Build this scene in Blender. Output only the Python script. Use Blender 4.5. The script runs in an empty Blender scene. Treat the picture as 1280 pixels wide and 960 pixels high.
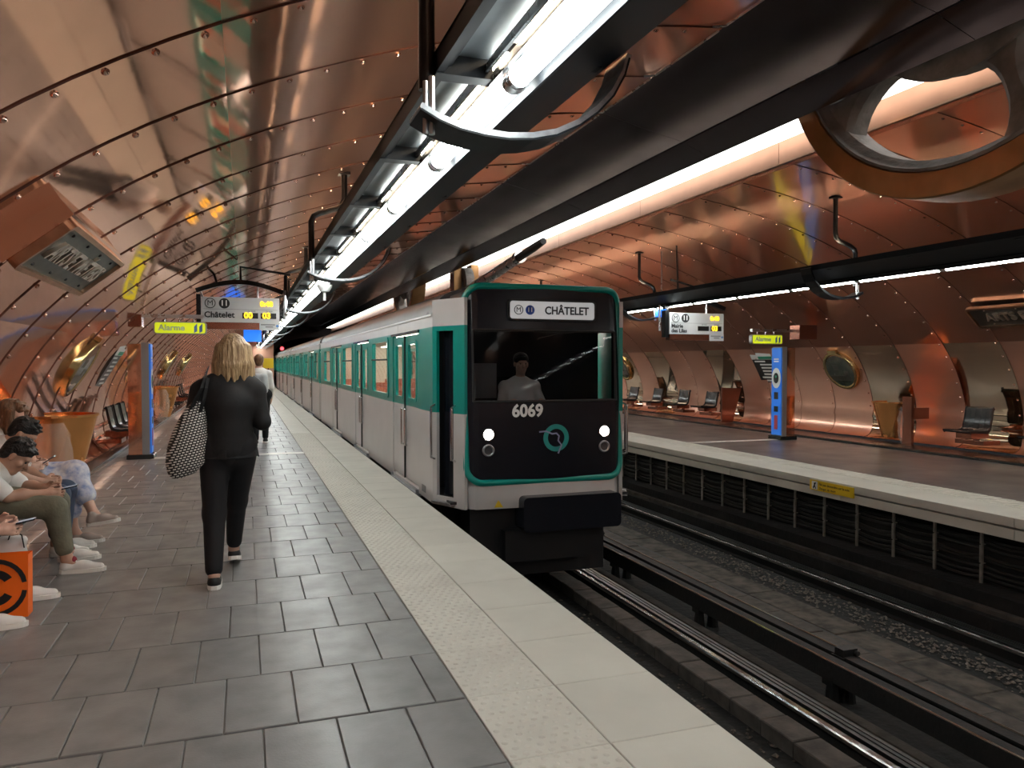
import bpy, math, random
import numpy as np
from mathutils import Vector, Matrix, Euler

random.seed(7)
scene = bpy.context.scene
COL = scene.collection
PI = math.pi

# ------------------------------------------------------------------ camera, world, exposure
CAM_H = 1.5
F_PX = 961.0
cam_data = bpy.data.cameras.new('camera')
cam_data.sensor_width = 36.0
cam_data.lens = 36.0 * F_PX / 1280.0
cam_data.clip_start = 0.05
cam_data.clip_end = 300
cam = bpy.data.objects.new('camera', cam_data)
COL.objects.link(cam)
YAW, PITCH = math.radians(19.16), math.radians(1.49)
cam.location = (0, 0, CAM_H)
cam.rotation_euler = (PI / 2 - PITCH, 0, -YAW)
scene.camera = cam

world = bpy.data.worlds.new('world')
world.use_nodes = True
scene.world = world
world.node_tree.nodes['Background'].inputs[0].default_value = (0.9, 0.95, 1, 1)
world.node_tree.nodes['Background'].inputs[1].default_value = 0.02

scene.view_settings.view_transform = 'Standard'
scene.view_settings.look = 'None'
scene.view_settings.exposure = 1.17
scene.view_settings.gamma = 1.0
scene.view_settings.use_curve_mapping = False
scene.cycles.max_bounces = 10
scene.cycles.glossy_bounces = 7
scene.cycles.diffuse_bounces = 4
scene.cycles.transmission_bounces = 8
scene.cycles.transparent_max_bounces = 12
scene.cycles.sample_clamp_indirect = 4.0
scene.cycles.blur_glossy = 0.5
scene.cycles.use_denoising = True

TUBE_STRENGTH = 18.0      # fluorescent tubes over the platform edges
SLOT_STRENGTH = 2.0       # long luminous panel in the ceiling slot
UPLIGHT_STRENGTH = 30.0    # strips added on the strip lights, standing in for light leaking upward
CAR_LAMP_STRENGTH = 10.0   # lamps inside the train

# ------------------------------------------------------------------ materials
MATS = {}


def mat(name, color, rough=0.5, metal=0.0, var=0.0, vscale=3.0, rvar=0.0, bump=0.0, bscale=20.0,
        per_object=0.0, emit=None, estr=1.0, trans=0.0, ior=1.45, stretch=None, spec=0.5, aniso=0.0, coat=0.0, alpha=1.0,
        color2=None, lobe=None):
    """Principled material with noise driven colour, roughness and relief, in world space."""
    m = bpy.data.materials.new(name)
    m.use_nodes = True
    nt = m.node_tree
    b = nt.nodes['Principled BSDF']
    N, L = nt.nodes, nt.links
    c = (color[0], color[1], color[2], 1)
    b.inputs['Base Color'].default_value = c
    b.inputs['Roughness'].default_value = rough
    b.inputs['Metallic'].default_value = metal
    b.inputs['IOR'].default_value = ior
    b.inputs['Specular IOR Level'].default_value = spec
    b.inputs['Transmission Weight'].default_value = trans
    b.inputs['Anisotropic'].default_value = aniso
    b.inputs['Coat Weight'].default_value = coat
    b.inputs['Alpha'].default_value = alpha
    if emit:
        b.inputs['Emission Color'].default_value = (emit[0], emit[1], emit[2], 1)
        b.inputs['Emission Strength'].default_value = estr
    if var or rvar or bump or per_object:
        geo = N.new('ShaderNodeNewGeometry')
        mp = N.new('ShaderNodeMapping')
        if stretch:
            mp.inputs['Scale'].default_value = stretch
        L.new(geo.outputs['Position'], mp.inputs['Vector'])
    if var or rvar:
        nz = N.new('ShaderNodeTexNoise')
        nz.inputs['Scale'].default_value = vscale
        nz.inputs['Detail'].default_value = 3
        L.new(mp.outputs[0], nz.inputs['Vector'])
    if var or per_object:
        mix = N.new('ShaderNodeMix')
        mix.data_type = 'RGBA'
        c2 = color2 or tuple(max(0.0, x * (1 - var * 1.6)) for x in color)
        mix.inputs[6].default_value = c
        mix.inputs[7].default_value = (c2[0], c2[1], c2[2], 1)
        out = mix.outputs[2]
        if var:
            rmp = N.new('ShaderNodeMapRange')
            rmp.inputs[1].default_value = 0.35
            rmp.inputs[2].default_value = 0.7
            L.new(nz.outputs['Fac'], rmp.inputs[0])
            L.new(rmp.outputs[0], mix.inputs[0])
        else:
            mix.inputs[0].default_value = 0.0
        if per_object:
            oi = N.new('ShaderNodeObjectInfo')
            hsv = N.new('ShaderNodeHueSaturation')
            mr = N.new('ShaderNodeMapRange')
            mr.inputs[3].default_value = 1 - per_object
            mr.inputs[4].default_value = 1 + per_object
            L.new(oi.outputs['Random'], mr.inputs[0])
            L.new(mr.outputs[0], hsv.inputs['Value'])
            L.new(out, hsv.inputs['Color'])
            out = hsv.outputs[0]
        L.new(out, b.inputs['Base Color'])
    if rvar:
        rr = N.new('ShaderNodeMapRange')
        rr.inputs[1].default_value = 0.3
        rr.inputs[2].default_value = 0.7
        rr.inputs[3].default_value = max(0.0, rough - rvar)
        rr.inputs[4].default_value = rough + rvar
        L.new(nz.outputs['Fac'], rr.inputs[0])
        L.new(rr.outputs[0], b.inputs['Roughness'])
    if bump:
        n2 = N.new('ShaderNodeTexNoise')
        n2.inputs['Scale'].default_value = bscale
        n2.inputs['Detail'].default_value = 3
        L.new(mp.outputs[0], n2.inputs['Vector'])
        bp = N.new('ShaderNodeBump')
        bp.inputs['Strength'].default_value = bump
        bp.inputs['Distance'].default_value = 0.02
        L.new(n2.outputs['Fac'], bp.inputs['Height'])
        L.new(bp.outputs[0], b.inputs['Normal'])
    if metal > 0.9 and color[0] > color[2] * 1.4:
        b.inputs['Specular Tint'].default_value = (0.97, 0.80, 0.70, 1)
    if lobe:
        # brushed metal: a second, much rougher reflection mixed into the clear one
        fac, r2 = lobe
        b2 = N.new('ShaderNodeBsdfPrincipled')
        b2.inputs['Metallic'].default_value = metal
        b2.inputs['Roughness'].default_value = r2
        b2.inputs['Base Color'].default_value = c
        ms = N.new('ShaderNodeMixShader')
        ms.inputs[0].default_value = fac
        L.new(b.outputs[0], ms.inputs[1])
        L.new(b2.outputs[0], ms.inputs[2])
        L.new(ms.outputs[0], N['Material Output'].inputs['Surface'])
    MATS[name] = m
    return m


CU = (0.90, 0.55, 0.41)
mat('copper', CU, 0.06, 1.0, var=0.05, vscale=1.3, rvar=0.015, bump=0.05, bscale=1.6, per_object=0.04, lobe=(0.13, 0.40))
mat('copper_brushed', (0.88, 0.53, 0.39), 0.07, 1.0, var=0.06, vscale=1.3, rvar=0.02, bump=0.05, bscale=1.6, per_object=0.04, lobe=(0.30, 0.30))
mat('copper_upper_right', (0.88, 0.53, 0.40), 0.08, 1.0, var=0.05, vscale=1.5, rvar=0.02, bump=0.035, bscale=1.5, per_object=0.04, lobe=(0.36, 0.36))
mat('copper_satin', (0.86, 0.50, 0.37), 0.22, 1.0, var=0.04, vscale=1.2, rvar=0.02, per_object=0.04, lobe=(0.5, 0.5))
mat('copper_polished', (0.80, 0.63, 0.46), 0.05, 1.0, var=0.04, vscale=1.2, bump=0.02, bscale=1.4)
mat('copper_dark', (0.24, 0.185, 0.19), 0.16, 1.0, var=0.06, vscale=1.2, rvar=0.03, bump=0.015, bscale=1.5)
mat('copper_bin', (0.88, 0.42, 0.15), 0.24, 1.0, var=0.1, rvar=0.05)
mat('copper_brown', (0.30, 0.12, 0.08), 0.22, 0.8, var=0.1)
mat('sheet_edge', (0.10, 0.05, 0.04), 0.45, 0.6)  # dark oxidised edge; tone also paints the shadow line at each lap
mat('rivet_metal', (0.72, 0.50, 0.42), 0.18, 1.0)
mat('brass', (0.62, 0.47, 0.22), 0.2, 1.0, var=0.15, vscale=9, rvar=0.05)
mat('backing', (0.03, 0.02, 0.018), 0.6)
mat('tile', (0.20, 0.193, 0.191), 0.36, 0, var=0.16, vscale=5, rvar=0.06, bump=0.05, bscale=90, per_object=0.09)
mat('grout', (0.22, 0.21, 0.20), 0.8)
mat('far_floor', (0.135, 0.122, 0.118), 0.33, 0, var=0.15, vscale=1.4, rvar=0.05)
mat('cream_slab', (0.51, 0.48, 0.42), 0.5, 0, var=0.07, vscale=2.5, bump=0.04, bscale=60, per_object=0.03)
mat('cream_nose', (0.60, 0.57, 0.50), 0.55, 0, var=0.14, vscale=6)
mat('white_line', (0.72, 0.70, 0.65), 0.5, var=0.1, vscale=12)
mat('plinth', (0.022, 0.024, 0.024), 0.22, 0, var=0.3, vscale=4)
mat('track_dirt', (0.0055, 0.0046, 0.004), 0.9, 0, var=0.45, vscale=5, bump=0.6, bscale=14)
mat('track_light', (0.075, 0.062, 0.050), 0.9, 0, var=0.5, vscale=6, bump=0.5, bscale=18)
mat('track_paver', (0.066, 0.055, 0.047), 0.85, 0, var=0.35, vscale=7, bump=0.3, bscale=25, per_object=0.12)
mat('track_dark', (0.004, 0.004, 0.004), 0.6, 0, var=0.3, vscale=6)
mat('rail_steel', (0.66, 0.65, 0.63), 0.16, 1.0, var=0.1, vscale=8, rvar=0.06)
mat('rail_rust', (0.0032, 0.0027, 0.0024), 0.75, 0, var=0.4, vscale=10, bump=0.2, bscale=30)
mat('plate_steel', (0.11, 0.11, 0.11), 0.35, 1.0, var=0.3, vscale=8, stretch=(1, 0.1, 1))
mat('stone', (0.12, 0.10, 0.085), 0.9, 0, var=0.5, vscale=20)
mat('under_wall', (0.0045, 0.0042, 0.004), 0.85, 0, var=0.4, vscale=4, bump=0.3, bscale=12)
mat('cable', (0.016, 0.0145, 0.013), 0.6, 0, var=0.3, vscale=10)
mat('post', (0.30, 0.28, 0.25), 0.6, 0.3, var=0.3, vscale=9)
mat('dark_metal', (0.006, 0.008, 0.011), 0.5, 0.0, var=0.1, spec=0.25)
mat('black_metal', (0.008, 0.008, 0.009), 0.35, 0.3)
mat('tray_grey', (0.17, 0.19, 0.20), 0.45, 0.6, var=0.15, vscale=5)
mat('bare_steel', (0.55, 0.56, 0.57), 0.3, 1.0, var=0.12, vscale=10, rvar=0.06)
mat('galvanised', (0.36, 0.37, 0.39), 0.45, 0.9, var=0.2, vscale=30)
mat('tube_light', (0.9, 0.9, 0.9), 0.4, emit=(0.94, 1.0, 0.97), estr=TUBE_STRENGTH)
mat('slot_light', (0.9, 0.9, 0.9), 0.5, emit=(1.0, 0.99, 0.95), estr=SLOT_STRENGTH)
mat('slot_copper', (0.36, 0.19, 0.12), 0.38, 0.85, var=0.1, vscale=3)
mat('uplight', (0.9, 0.9, 0.9), 0.4, emit=(1.0, 0.80, 0.56), estr=UPLIGHT_STRENGTH)
mat('car_lamp', (0.9, 0.9, 0.9), 0.5, emit=(1.0, 0.93, 0.80), estr=CAR_LAMP_STRENGTH)
mat('wheel_grey', (0.26, 0.25, 0.235), 0.75, 0, var=0.3, vscale=5, bump=0.5, bscale=22)
mat('wheel_rim', (0.42, 0.245, 0.11), 0.34, 0.7, var=0.2, vscale=3, rvar=0.06)
mat('train_green', (0.0, 0.215, 0.18), 0.28, 0, var=0.05, vscale=1, spec=0.5)
mat('train_white', (0.47, 0.45, 0.44), 0.3, 0, var=0.06, vscale=2)
mat('train_roof', (0.06, 0.06, 0.065), 0.5, 0, var=0.2)
mat('train_black', (0.008, 0.009, 0.013), 0.22, 0, spec=0.35)
mat('train_under', (0.002, 0.002, 0.003), 0.6)
mat('cab_inside', (0.02, 0.02, 0.024), 0.6)
mat('interior', (0.62, 0.57, 0.47), 0.5)
mat('interior_floor', (0.12, 0.10, 0.09), 0.6)
mat('seat_red', (0.28, 0.07, 0.04), 0.6)
mat('rubber', (0.010, 0.010, 0.010), 0.7)
mat('glass', (1, 1, 1), 0.0, trans=1.0, ior=1.12)
mat('glass_dark', (0.34, 0.36, 0.38), 0.0, trans=1.0, ior=1.16)
mat('headlamp', (1, 1, 1), 0.3, emit=(1, 0.97, 0.9), estr=9.0)
mat('lamp_off', (0.05, 0.05, 0.055), 0.1)
mat('chrome', (0.7, 0.7, 0.7), 0.15, 1.0)
mat('dest_panel', (0.5, 0.5, 0.5), 0.4, emit=(0.9, 0.93, 0.95), estr=0.12)
mat('letter_dark', (0.012, 0.012, 0.014), 0.5)
mat('letter_white', (0.75, 0.75, 0.74), 0.5)
mat('letter_blue', (0.02, 0.07, 0.35), 0.5)
mat('logo_green', (0.02, 0.26, 0.24), 0.35)
mat('logo_lilac', (0.28, 0.26, 0.42), 0.4)
mat('sign_grey', (0.56, 0.57, 0.58), 0.42, var=0.05)
mat('sign_line', (0.20, 0.20, 0.21), 0.5)
mat('led_yellow', (0.9, 0.6, 0.0), 0.5, emit=(1.0, 0.62, 0.03), estr=0.75)
mat('led_panel', (0.012, 0.012, 0.012), 0.25)
mat('alarm_yellow', (0.70, 0.80, 0.03), 0.4, emit=(0.80, 0.95, 0.02), estr=0.22)
mat('alarm_letter', (0.42, 0.52, 0.50), 0.4)
mat('alarm_blue', (0.10, 0.22, 0.52), 0.4)
mat('pillar_blue', (0.025, 0.17, 0.66), 0.35, emit=(0.03, 0.2, 0.8), estr=0.10)
mat('pillar_grey', (0.30, 0.31, 0.32), 0.4, 0.5)
mat('pillar_red', (0.35, 0.05, 0.07), 0.5)
mat('sign_blue', (0.01, 0.10, 0.62), 0.4, emit=(0.02, 0.18, 0.95), estr=0.5)
mat('plaque_bronze', (0.10, 0.10, 0.08), 0.4, 0.6, var=0.2, vscale=8)
mat('plaque_letter', (0.62, 0.52, 0.42), 0.3, 0.9)
mat('plaque_frame', (0.50, 0.32, 0.22), 0.3, 1.0, var=0.2, vscale=6)
mat('plaque_dark', (0.055, 0.042, 0.032), 0.45, 0.5, var=0.2)
mat('notice_yellow', (0.66, 0.44, 0.01), 0.5)
mat('seat_black', (0.014, 0.014, 0.015), 0.2, 0)
mat('seat_slat', (0.035, 0.036, 0.036), 0.2, 0.3)
mat('seat_mesh', (0.30, 0.31, 0.30), 0.35, 0.6)
mat('porthole_glass', (0.10, 0.11, 0.085), 0.06, 0, var=0.6, vscale=4, color2=(0.02, 0.025, 0.02), spec=0.8)
mat('bag_clear', (0.80, 0.70, 0.64), 0.2, alpha=0.2)
mat('poster_white', (0.7, 0.72, 0.7), 0.5)
mat('poster_green', (0.02, 0.28, 0.16), 0.5)
mat('poster_black', (0.015, 0.015, 0.015), 0.4)
mat('skin', (0.60, 0.36, 0.27), 0.5, var=0.08, vscale=15)
mat('skin_tan', (0.46, 0.26, 0.18), 0.5, var=0.08, vscale=15)
mat('hair_blond', (0.50, 0.36, 0.20), 0.4, var=0.45, vscale=9, stretch=(6, 6, 0.7), bump=0.8, bscale=12, color2=(0.16, 0.09, 0.04))
mat('hair_brown', (0.20, 0.10, 0.05), 0.45, var=0.4, vscale=10, stretch=(5, 5, 0.8), bump=0.7, bscale=12)
mat('hair_black', (0.009, 0.008, 0.008), 0.5, var=0.3, vscale=20, bump=0.9, bscale=45)
mat('suit_black', (0.006, 0.006, 0.0075), 0.75, var=0.2, vscale=30, bump=0.15, bscale=12)
mat('trouser_black', (0.0035, 0.0035, 0.0055), 0.75, bump=0.1, bscale=10)
mat('shirt_white', (0.66, 0.63, 0.60), 0.8, var=0.08, bump=0.25, bscale=14)
mat('shirt_grey', (0.35, 0.36, 0.37), 0.8, bump=0.2, bscale=14)
mat('trouser_olive', (0.165, 0.155, 0.11), 0.85, var=0.18, vscale=9, bump=0.5, bscale=13)
mat('dress_print', (0.70, 0.68, 0.70), 0.8, var=0.5, vscale=16, color2=(0.20, 0.26, 0.48), bump=0.3, bscale=14)
mat('jeans', (0.05, 0.07, 0.12), 0.85, var=0.2, bump=0.3, bscale=14)
mat('shoe_white', (0.72, 0.69, 0.66), 0.5, var=0.05)
mat('shoe_taupe', (0.36, 0.30, 0.27), 0.7, var=0.1)
mat('shoe_black', (0.010, 0.010, 0.010), 0.5)
mat('sole_white', (0.74, 0.72, 0.68), 0.55)
mat('sock_red', (0.22, 0.02, 0.03), 0.8)
mat('phone', (0.010, 0.010, 0.012), 0.15)
mat('orange', (0.92, 0.15, 0.005), 0.5)
mat('bag_plain', (0.62, 0.60, 0.58), 0.5, var=0.1)
mat('tunnel_dark', (0.006, 0.006, 0.007), 0.8)


def check_material(name, ca, cb, su, sv):
    """Two colour woven rows, on UV-free object coordinates."""
    m = bpy.data.materials.new(name)
    m.use_nodes = True
    nt = m.node_tree
    b = nt.nodes['Principled BSDF']
    tc = nt.nodes.new('ShaderNodeTexCoord')
    mp = nt.nodes.new('ShaderNodeMapping')
    mp.inputs['Rotation'].default_value = (0.0, 0.25, 0.15)
    mp.inputs['Scale'].default_value = (su, su, sv)
    ck = nt.nodes.new('ShaderNodeTexBrick')
    ck.inputs['Scale'].default_value = 1.0
    ck.inputs['Color1'].default_value = ca
    ck.inputs['Color2'].default_value = ca
    ck.inputs['Mortar'].default_value = cb
    ck.inputs['Mortar Size'].default_value = 0.11
    ck.inputs['Mortar Smooth'].default_value = 0.0
    ck.inputs['Brick Width'].default_value = 0.62
    ck.inputs['Row Height'].default_value = 0.42
    sep = nt.nodes.new('ShaderNodeSeparateXYZ')
    cmb = nt.nodes.new('ShaderNodeCombineXYZ')
    add = nt.nodes.new('ShaderNodeMath')
    nt.links.new(tc.outputs['Object'], mp.inputs[0])
    nt.links.new(mp.outputs[0], sep.inputs[0])
    nt.links.new(sep.outputs[0], add.inputs[0])
    nt.links.new(sep.outputs[1], add.inputs[1])
    nt.links.new(add.outputs[0], cmb.inputs[0])
    nt.links.new(sep.outputs[2], cmb.inputs[1])
    nt.links.new(cmb.outputs[0], ck.inputs['Vector'])
    nt.links.new(ck.outputs['Color'], b.inputs['Base Color'])
    b.inputs['Roughness'].default_value = 0.6
    MATS[name] = m


check_material('woven', (0.72, 0.70, 0.66, 1), (0.012, 0.011, 0.011, 1), 22, 26)


# ------------------------------------------------------------------ mesh helpers
class MB:
    def __init__(self):
        self.v, self.f, self.mi = [], [], []

    def add(self, vs, fs, mi=0):
        o = len(self.v)
        self.v += [tuple(p) for p in vs]
        self.f += [tuple(i + o for i in f) for f in fs]
        self.mi += [mi] * len(fs)
        return self

    def box(self, x0, x1, y0, y1, z0, z1, mi=0):
        vs = [(x0, y0, z0), (x1, y0, z0), (x1, y1, z0), (x0, y1, z0), (x0, y0, z1), (x1, y0, z1), (x1, y1, z1), (x0, y1, z1)]
        return self.add(vs, [(3, 2, 1, 0), (4, 5, 6, 7), (0, 1, 5, 4), (1, 2, 6, 5), (2, 3, 7, 6), (3, 0, 4, 7)], mi)

    def bbox(self, x0, x1, y0, y1, z0, z1, b=0.01, mi=0):
        """Box with its top edges chamfered."""
        r = [(x0, y0), (x1, y0), (x1, y1), (x0, y1)]
        ri = [(x0 + b, y0 + b), (x1 - b, y0 + b), (x1 - b, y1 - b), (x0 + b, y1 - b)]
        vs = [(p[0], p[1], z0) for p in r] + [(p[0], p[1], z1 - b) for p in r] + [(p[0], p[1], z1) for p in ri]
        fs = [(3, 2, 1, 0), (8, 9, 10, 11)]
        for k in range(4):
            n = (k + 1) % 4
            fs += [(k, n, 4 + n, 4 + k), (4 + k, 4 + n, 8 + n, 8 + k)]
        return self.add(vs, fs, mi)

    def prism(self, poly, axis, a, b, mi=0):
        """Extrude a 2D polygon along an axis: 'x' (poly y,z), 'y' (poly x,z), 'z' (poly x,y)."""
        def P(p, t):
            return {'x': (t, p[0], p[1]), 'y': (p[0], t, p[1]), 'z': (p[0], p[1], t)}[axis]
        n = len(poly)
        vs = [P(p, a) for p in poly] + [P(p, b) for p in poly]
        fs = [tuple(range(n - 1, -1, -1)), tuple(range(n, 2 * n))]
        fs += [(i, (i + 1) % n, n + (i + 1) % n, n + i) for i in range(n)]
        return self.add(vs, fs, mi)

    def strip(self, line, axis, a, b, mi=0):
        """Open extruded polyline."""
        def P(p, t):
            return {'x': (t, p[0], p[1]), 'y': (p[0], t, p[1]), 'z': (p[0], p[1], t)}[axis]
        n = len(line)
        vs = [P(p, a) for p in line] + [P(p, b) for p in line]
        return self.add(vs, [(i, i + 1, n + i + 1, n + i) for i in range(n - 1)], mi)

    def tube(self, path, r, n=8, mi=0, cap=True):
        path = [Vector(p) for p in path]
        rs = r if isinstance(r, (list, tuple)) else [r] * len(path)
        vs, fs = [], []
        prev = None
        for i, p in enumerate(path):
            if i == 0:
                t = path[1] - p
            elif i == len(path) - 1:
                t = p - path[i - 1]
            else:
                t = (path[i + 1] - p).normalized() + (p - path[i - 1]).normalized()
            t.normalize()
            if prev is None:
                up = Vector((0, 0, 1)) if abs(t.z) < 0.9 else Vector((1, 0, 0))
                u = t.cross(up).normalized()
            else:
                u = (prev - t * prev.dot(t)).normalized()
            prev = u
            w = t.cross(u)
            for k in range(n):
                a = 2 * PI * k / n
                vs.append(p + (u * math.cos(a) + w * math.sin(a)) * rs[i])
        for i in range(len(path) - 1):
            for k in range(n):
                k2 = (k + 1) % n
                fs.append((i * n + k, i * n + k2, (i + 1) * n + k2, (i + 1) * n + k))
        if cap:
            fs.append(tuple(range(n - 1, -1, -1)))
            fs.append(tuple((len(path) - 1) * n + k for k in range(n)))
        return self.add(vs, fs, mi)

    def ribbon(self, path, wide, thick, side, mi=0):
        """Flat bar following a path; side = direction of its width."""
        path = [Vector(p) for p in path]
        s = Vector(side).normalized()
        vs, fs = [], []
        for i, p in enumerate(path):
            a, b = path[max(0, i - 1)], path[min(len(path) - 1, i + 1)]
            t = (b - a).normalized()
            nrm = t.cross(s).normalized()
            for du, dn in ((-1, -1), (1, -1), (1, 1), (-1, 1)):
                vs.append(p + s * (du * wide / 2) + nrm * (dn * thick / 2))
        for i in range(len(path) - 1):
            for k in range(4):
                k2 = (k + 1) % 4
                fs.append((i * 4 + k, i * 4 + k2, i * 4 + 4 + k2, i * 4 + 4 + k))
        fs.append((3, 2, 1, 0))
        e = (len(path) - 1) * 4
        fs.append((e, e + 1, e + 2, e + 3))
        return self.add(vs, fs, mi)

    def lathe(self, prof, n=24, center=(0, 0, 0), axis='z', mi=0, a0=0.0, a1=2 * PI):
        """Revolve (r, h) points round an axis through center."""
        full = abs(a1 - a0 - 2 * PI) < 1e-6
        m = n if full else n + 1
        vs, fs = [], []
        for r, h in prof:
            for k in range(m):
                a = a0 + (a1 - a0) * k / n
                c, s = r * math.cos(a), r * math.sin(a)
                q = {'z': (c, s, h), 'x': (h, c, s), 'y': (c, h, s)}[axis]
                vs.append((q[0] + center[0], q[1] + center[1], q[2] + center[2]))
        for i in range(len(prof) - 1):
            for k in range(n):
                k2 = (k + 1) % m if full else k + 1
                fs.append((i * m + k, i * m + k2, (i + 1) * m + k2, (i + 1) * m + k))
        return self.add(vs, fs, mi)

    def disc(self, c, r, axis='y', n=20, mi=0, ry=None):
        ry = ry or r
        vs = []
        for k in range(n):
            a = 2 * PI * k / n
            u, w = r * math.cos(a), ry * math.sin(a)
            q = {'z': (u, w, 0), 'x': (0, u, w), 'y': (u, 0, w)}[axis]
            vs.append((c[0] + q[0], c[1] + q[1], c[2] + q[2]))
        return self.add(vs, [tuple(range(n))], mi)

    def mesh(self, name, mats, smooth=False):
        me = bpy.data.meshes.new(name)
        me.from_pydata(self.v, [], self.f)
        if not isinstance(mats, (list, tuple)):
            mats = [mats]
        for m in mats:
            me.materials.append(MATS[m] if isinstance(m, str) else m)
        if len(mats) > 1:
            me.polygons.foreach_set('material_index', self.mi)
        if smooth:
            me.polygons.foreach_set('use_smooth', [True] * len(me.polygons))
            try:
                me.set_sharp_from_angle(angle=math.radians(40))
            except Exception:
                pass
        me.update()
        return me

    def build(self, name, mats, parent=None, smooth=False, loc=None, rot=None):
        return link(name, self.mesh(name, mats, smooth), parent, loc, rot)


def link(name, me, parent=None, loc=None, rot=None):
    o = bpy.data.objects.new(name, me)
    COL.objects.link(o)
    if parent is not None:
        o.parent = parent
    if loc is not None:
        o.location = loc
    if rot is not None:
        o.rotation_euler = rot
    return o


def empty(name, loc=(0, 0, 0), rot=None):
    return link(name, None, None, loc, rot)


def tag(o, label=None, cat=None, group=None, kind=None):
    if label:
        o['label'] = label
    if cat:
        o['category'] = cat
    if group:
        o['group'] = group
    if kind:
        o['kind'] = kind
    return o


def copy_tree(o, parent=None):
    c = o.copy()
    COL.objects.link(c)
    c.parent = parent
    for ch in list(o.children):
        copy_tree(ch, c)
    return c


_text_cache = {}


def text(body, size, m, parent, loc, rot, name='lettering', extrude=0.002, align='LEFT', sx=1.0, bold=0.0):
    key = (body, size, m, extrude, align, sx, bold)
    if key not in _text_cache:
        cu = bpy.data.curves.new('lettering', 'FONT')
        cu.body = body
        cu.size = size
        cu.extrude = extrude
        cu.offset = bold
        cu.align_x = align
        cu.align_y = 'CENTER'
        cu.resolution_u = 3
        ob = bpy.data.objects.new('tmp', cu)
        COL.objects.link(ob)
        dg = bpy.context.evaluated_depsgraph_get()
        me = bpy.data.meshes.new_from_object(ob.evaluated_get(dg))
        me.name = 'lettering'
        bpy.data.objects.remove(ob)
        bpy.data.curves.remove(cu)
        if sx != 1.0:
            me.transform(Matrix.Diagonal((sx, 1, 1, 1)))
        me.materials.clear()
        me.materials.append(MATS[m])
        _text_cache[key] = me
    return link(name, _text_cache[key], parent, loc, rot)


FACE_CAM = (PI / 2, 0, 0)            # reads for a viewer looking along +y
FACE_LEFT = (PI / 2, 0, -PI / 2)     # on a face that looks towards -x
FACE_RIGHT = (PI / 2, 0, PI / 2)     # on a face that looks towards +x


def rounded_rect(x0, x1, z0, z1, r, n=5):
    pts = []
    for cx, cz, a in ((x1 - r, z1 - r, 0), (x0 + r, z1 - r, PI / 2), (x0 + r, z0 + r, PI), (x1 - r, z0 + r, 1.5 * PI)):
        for k in range(n + 1):
            t = a + PI / 2 * k / n
            pts.append((cx + r * math.cos(t), cz + r * math.sin(t)))
    return pts


def ring_panel(outer, inner, place, mi=0, mb=None):
    """Flat ring between two outlines of the same length; place maps (u, w, d) to 3D, d = 0 front, 1 back."""
    mb = mb or MB()
    n = len(outer)
    vs = [place(*p, 0) for p in outer] + [place(*p, 0) for p in inner] + [place(*p, 1) for p in outer] + [place(*p, 1) for p in inner]
    fs = []
    for i in range(n):
        j = (i + 1) % n
        fs += [(i, j, n + j, n + i), (2 * n + i, 3 * n + i, 3 * n + j, 2 * n + j),
               (n + i, n + j, 3 * n + j, 3 * n + i), (i, 2 * n + i, 2 * n + j, j)]
    return mb.add(vs, fs, mi)


# ------------------------------------------------------------------ implicit surfaces for bodies
def cap(a, b, ra, rb=None, k=0.03):
    return ('c', np.array(a, float), np.array(b, float), ra, ra if rb is None else rb, k)


def ell(c, r, k=0.03, rot=None):
    return ('e', np.array(c, float), np.array(r, float), rot, None, k)


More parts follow.
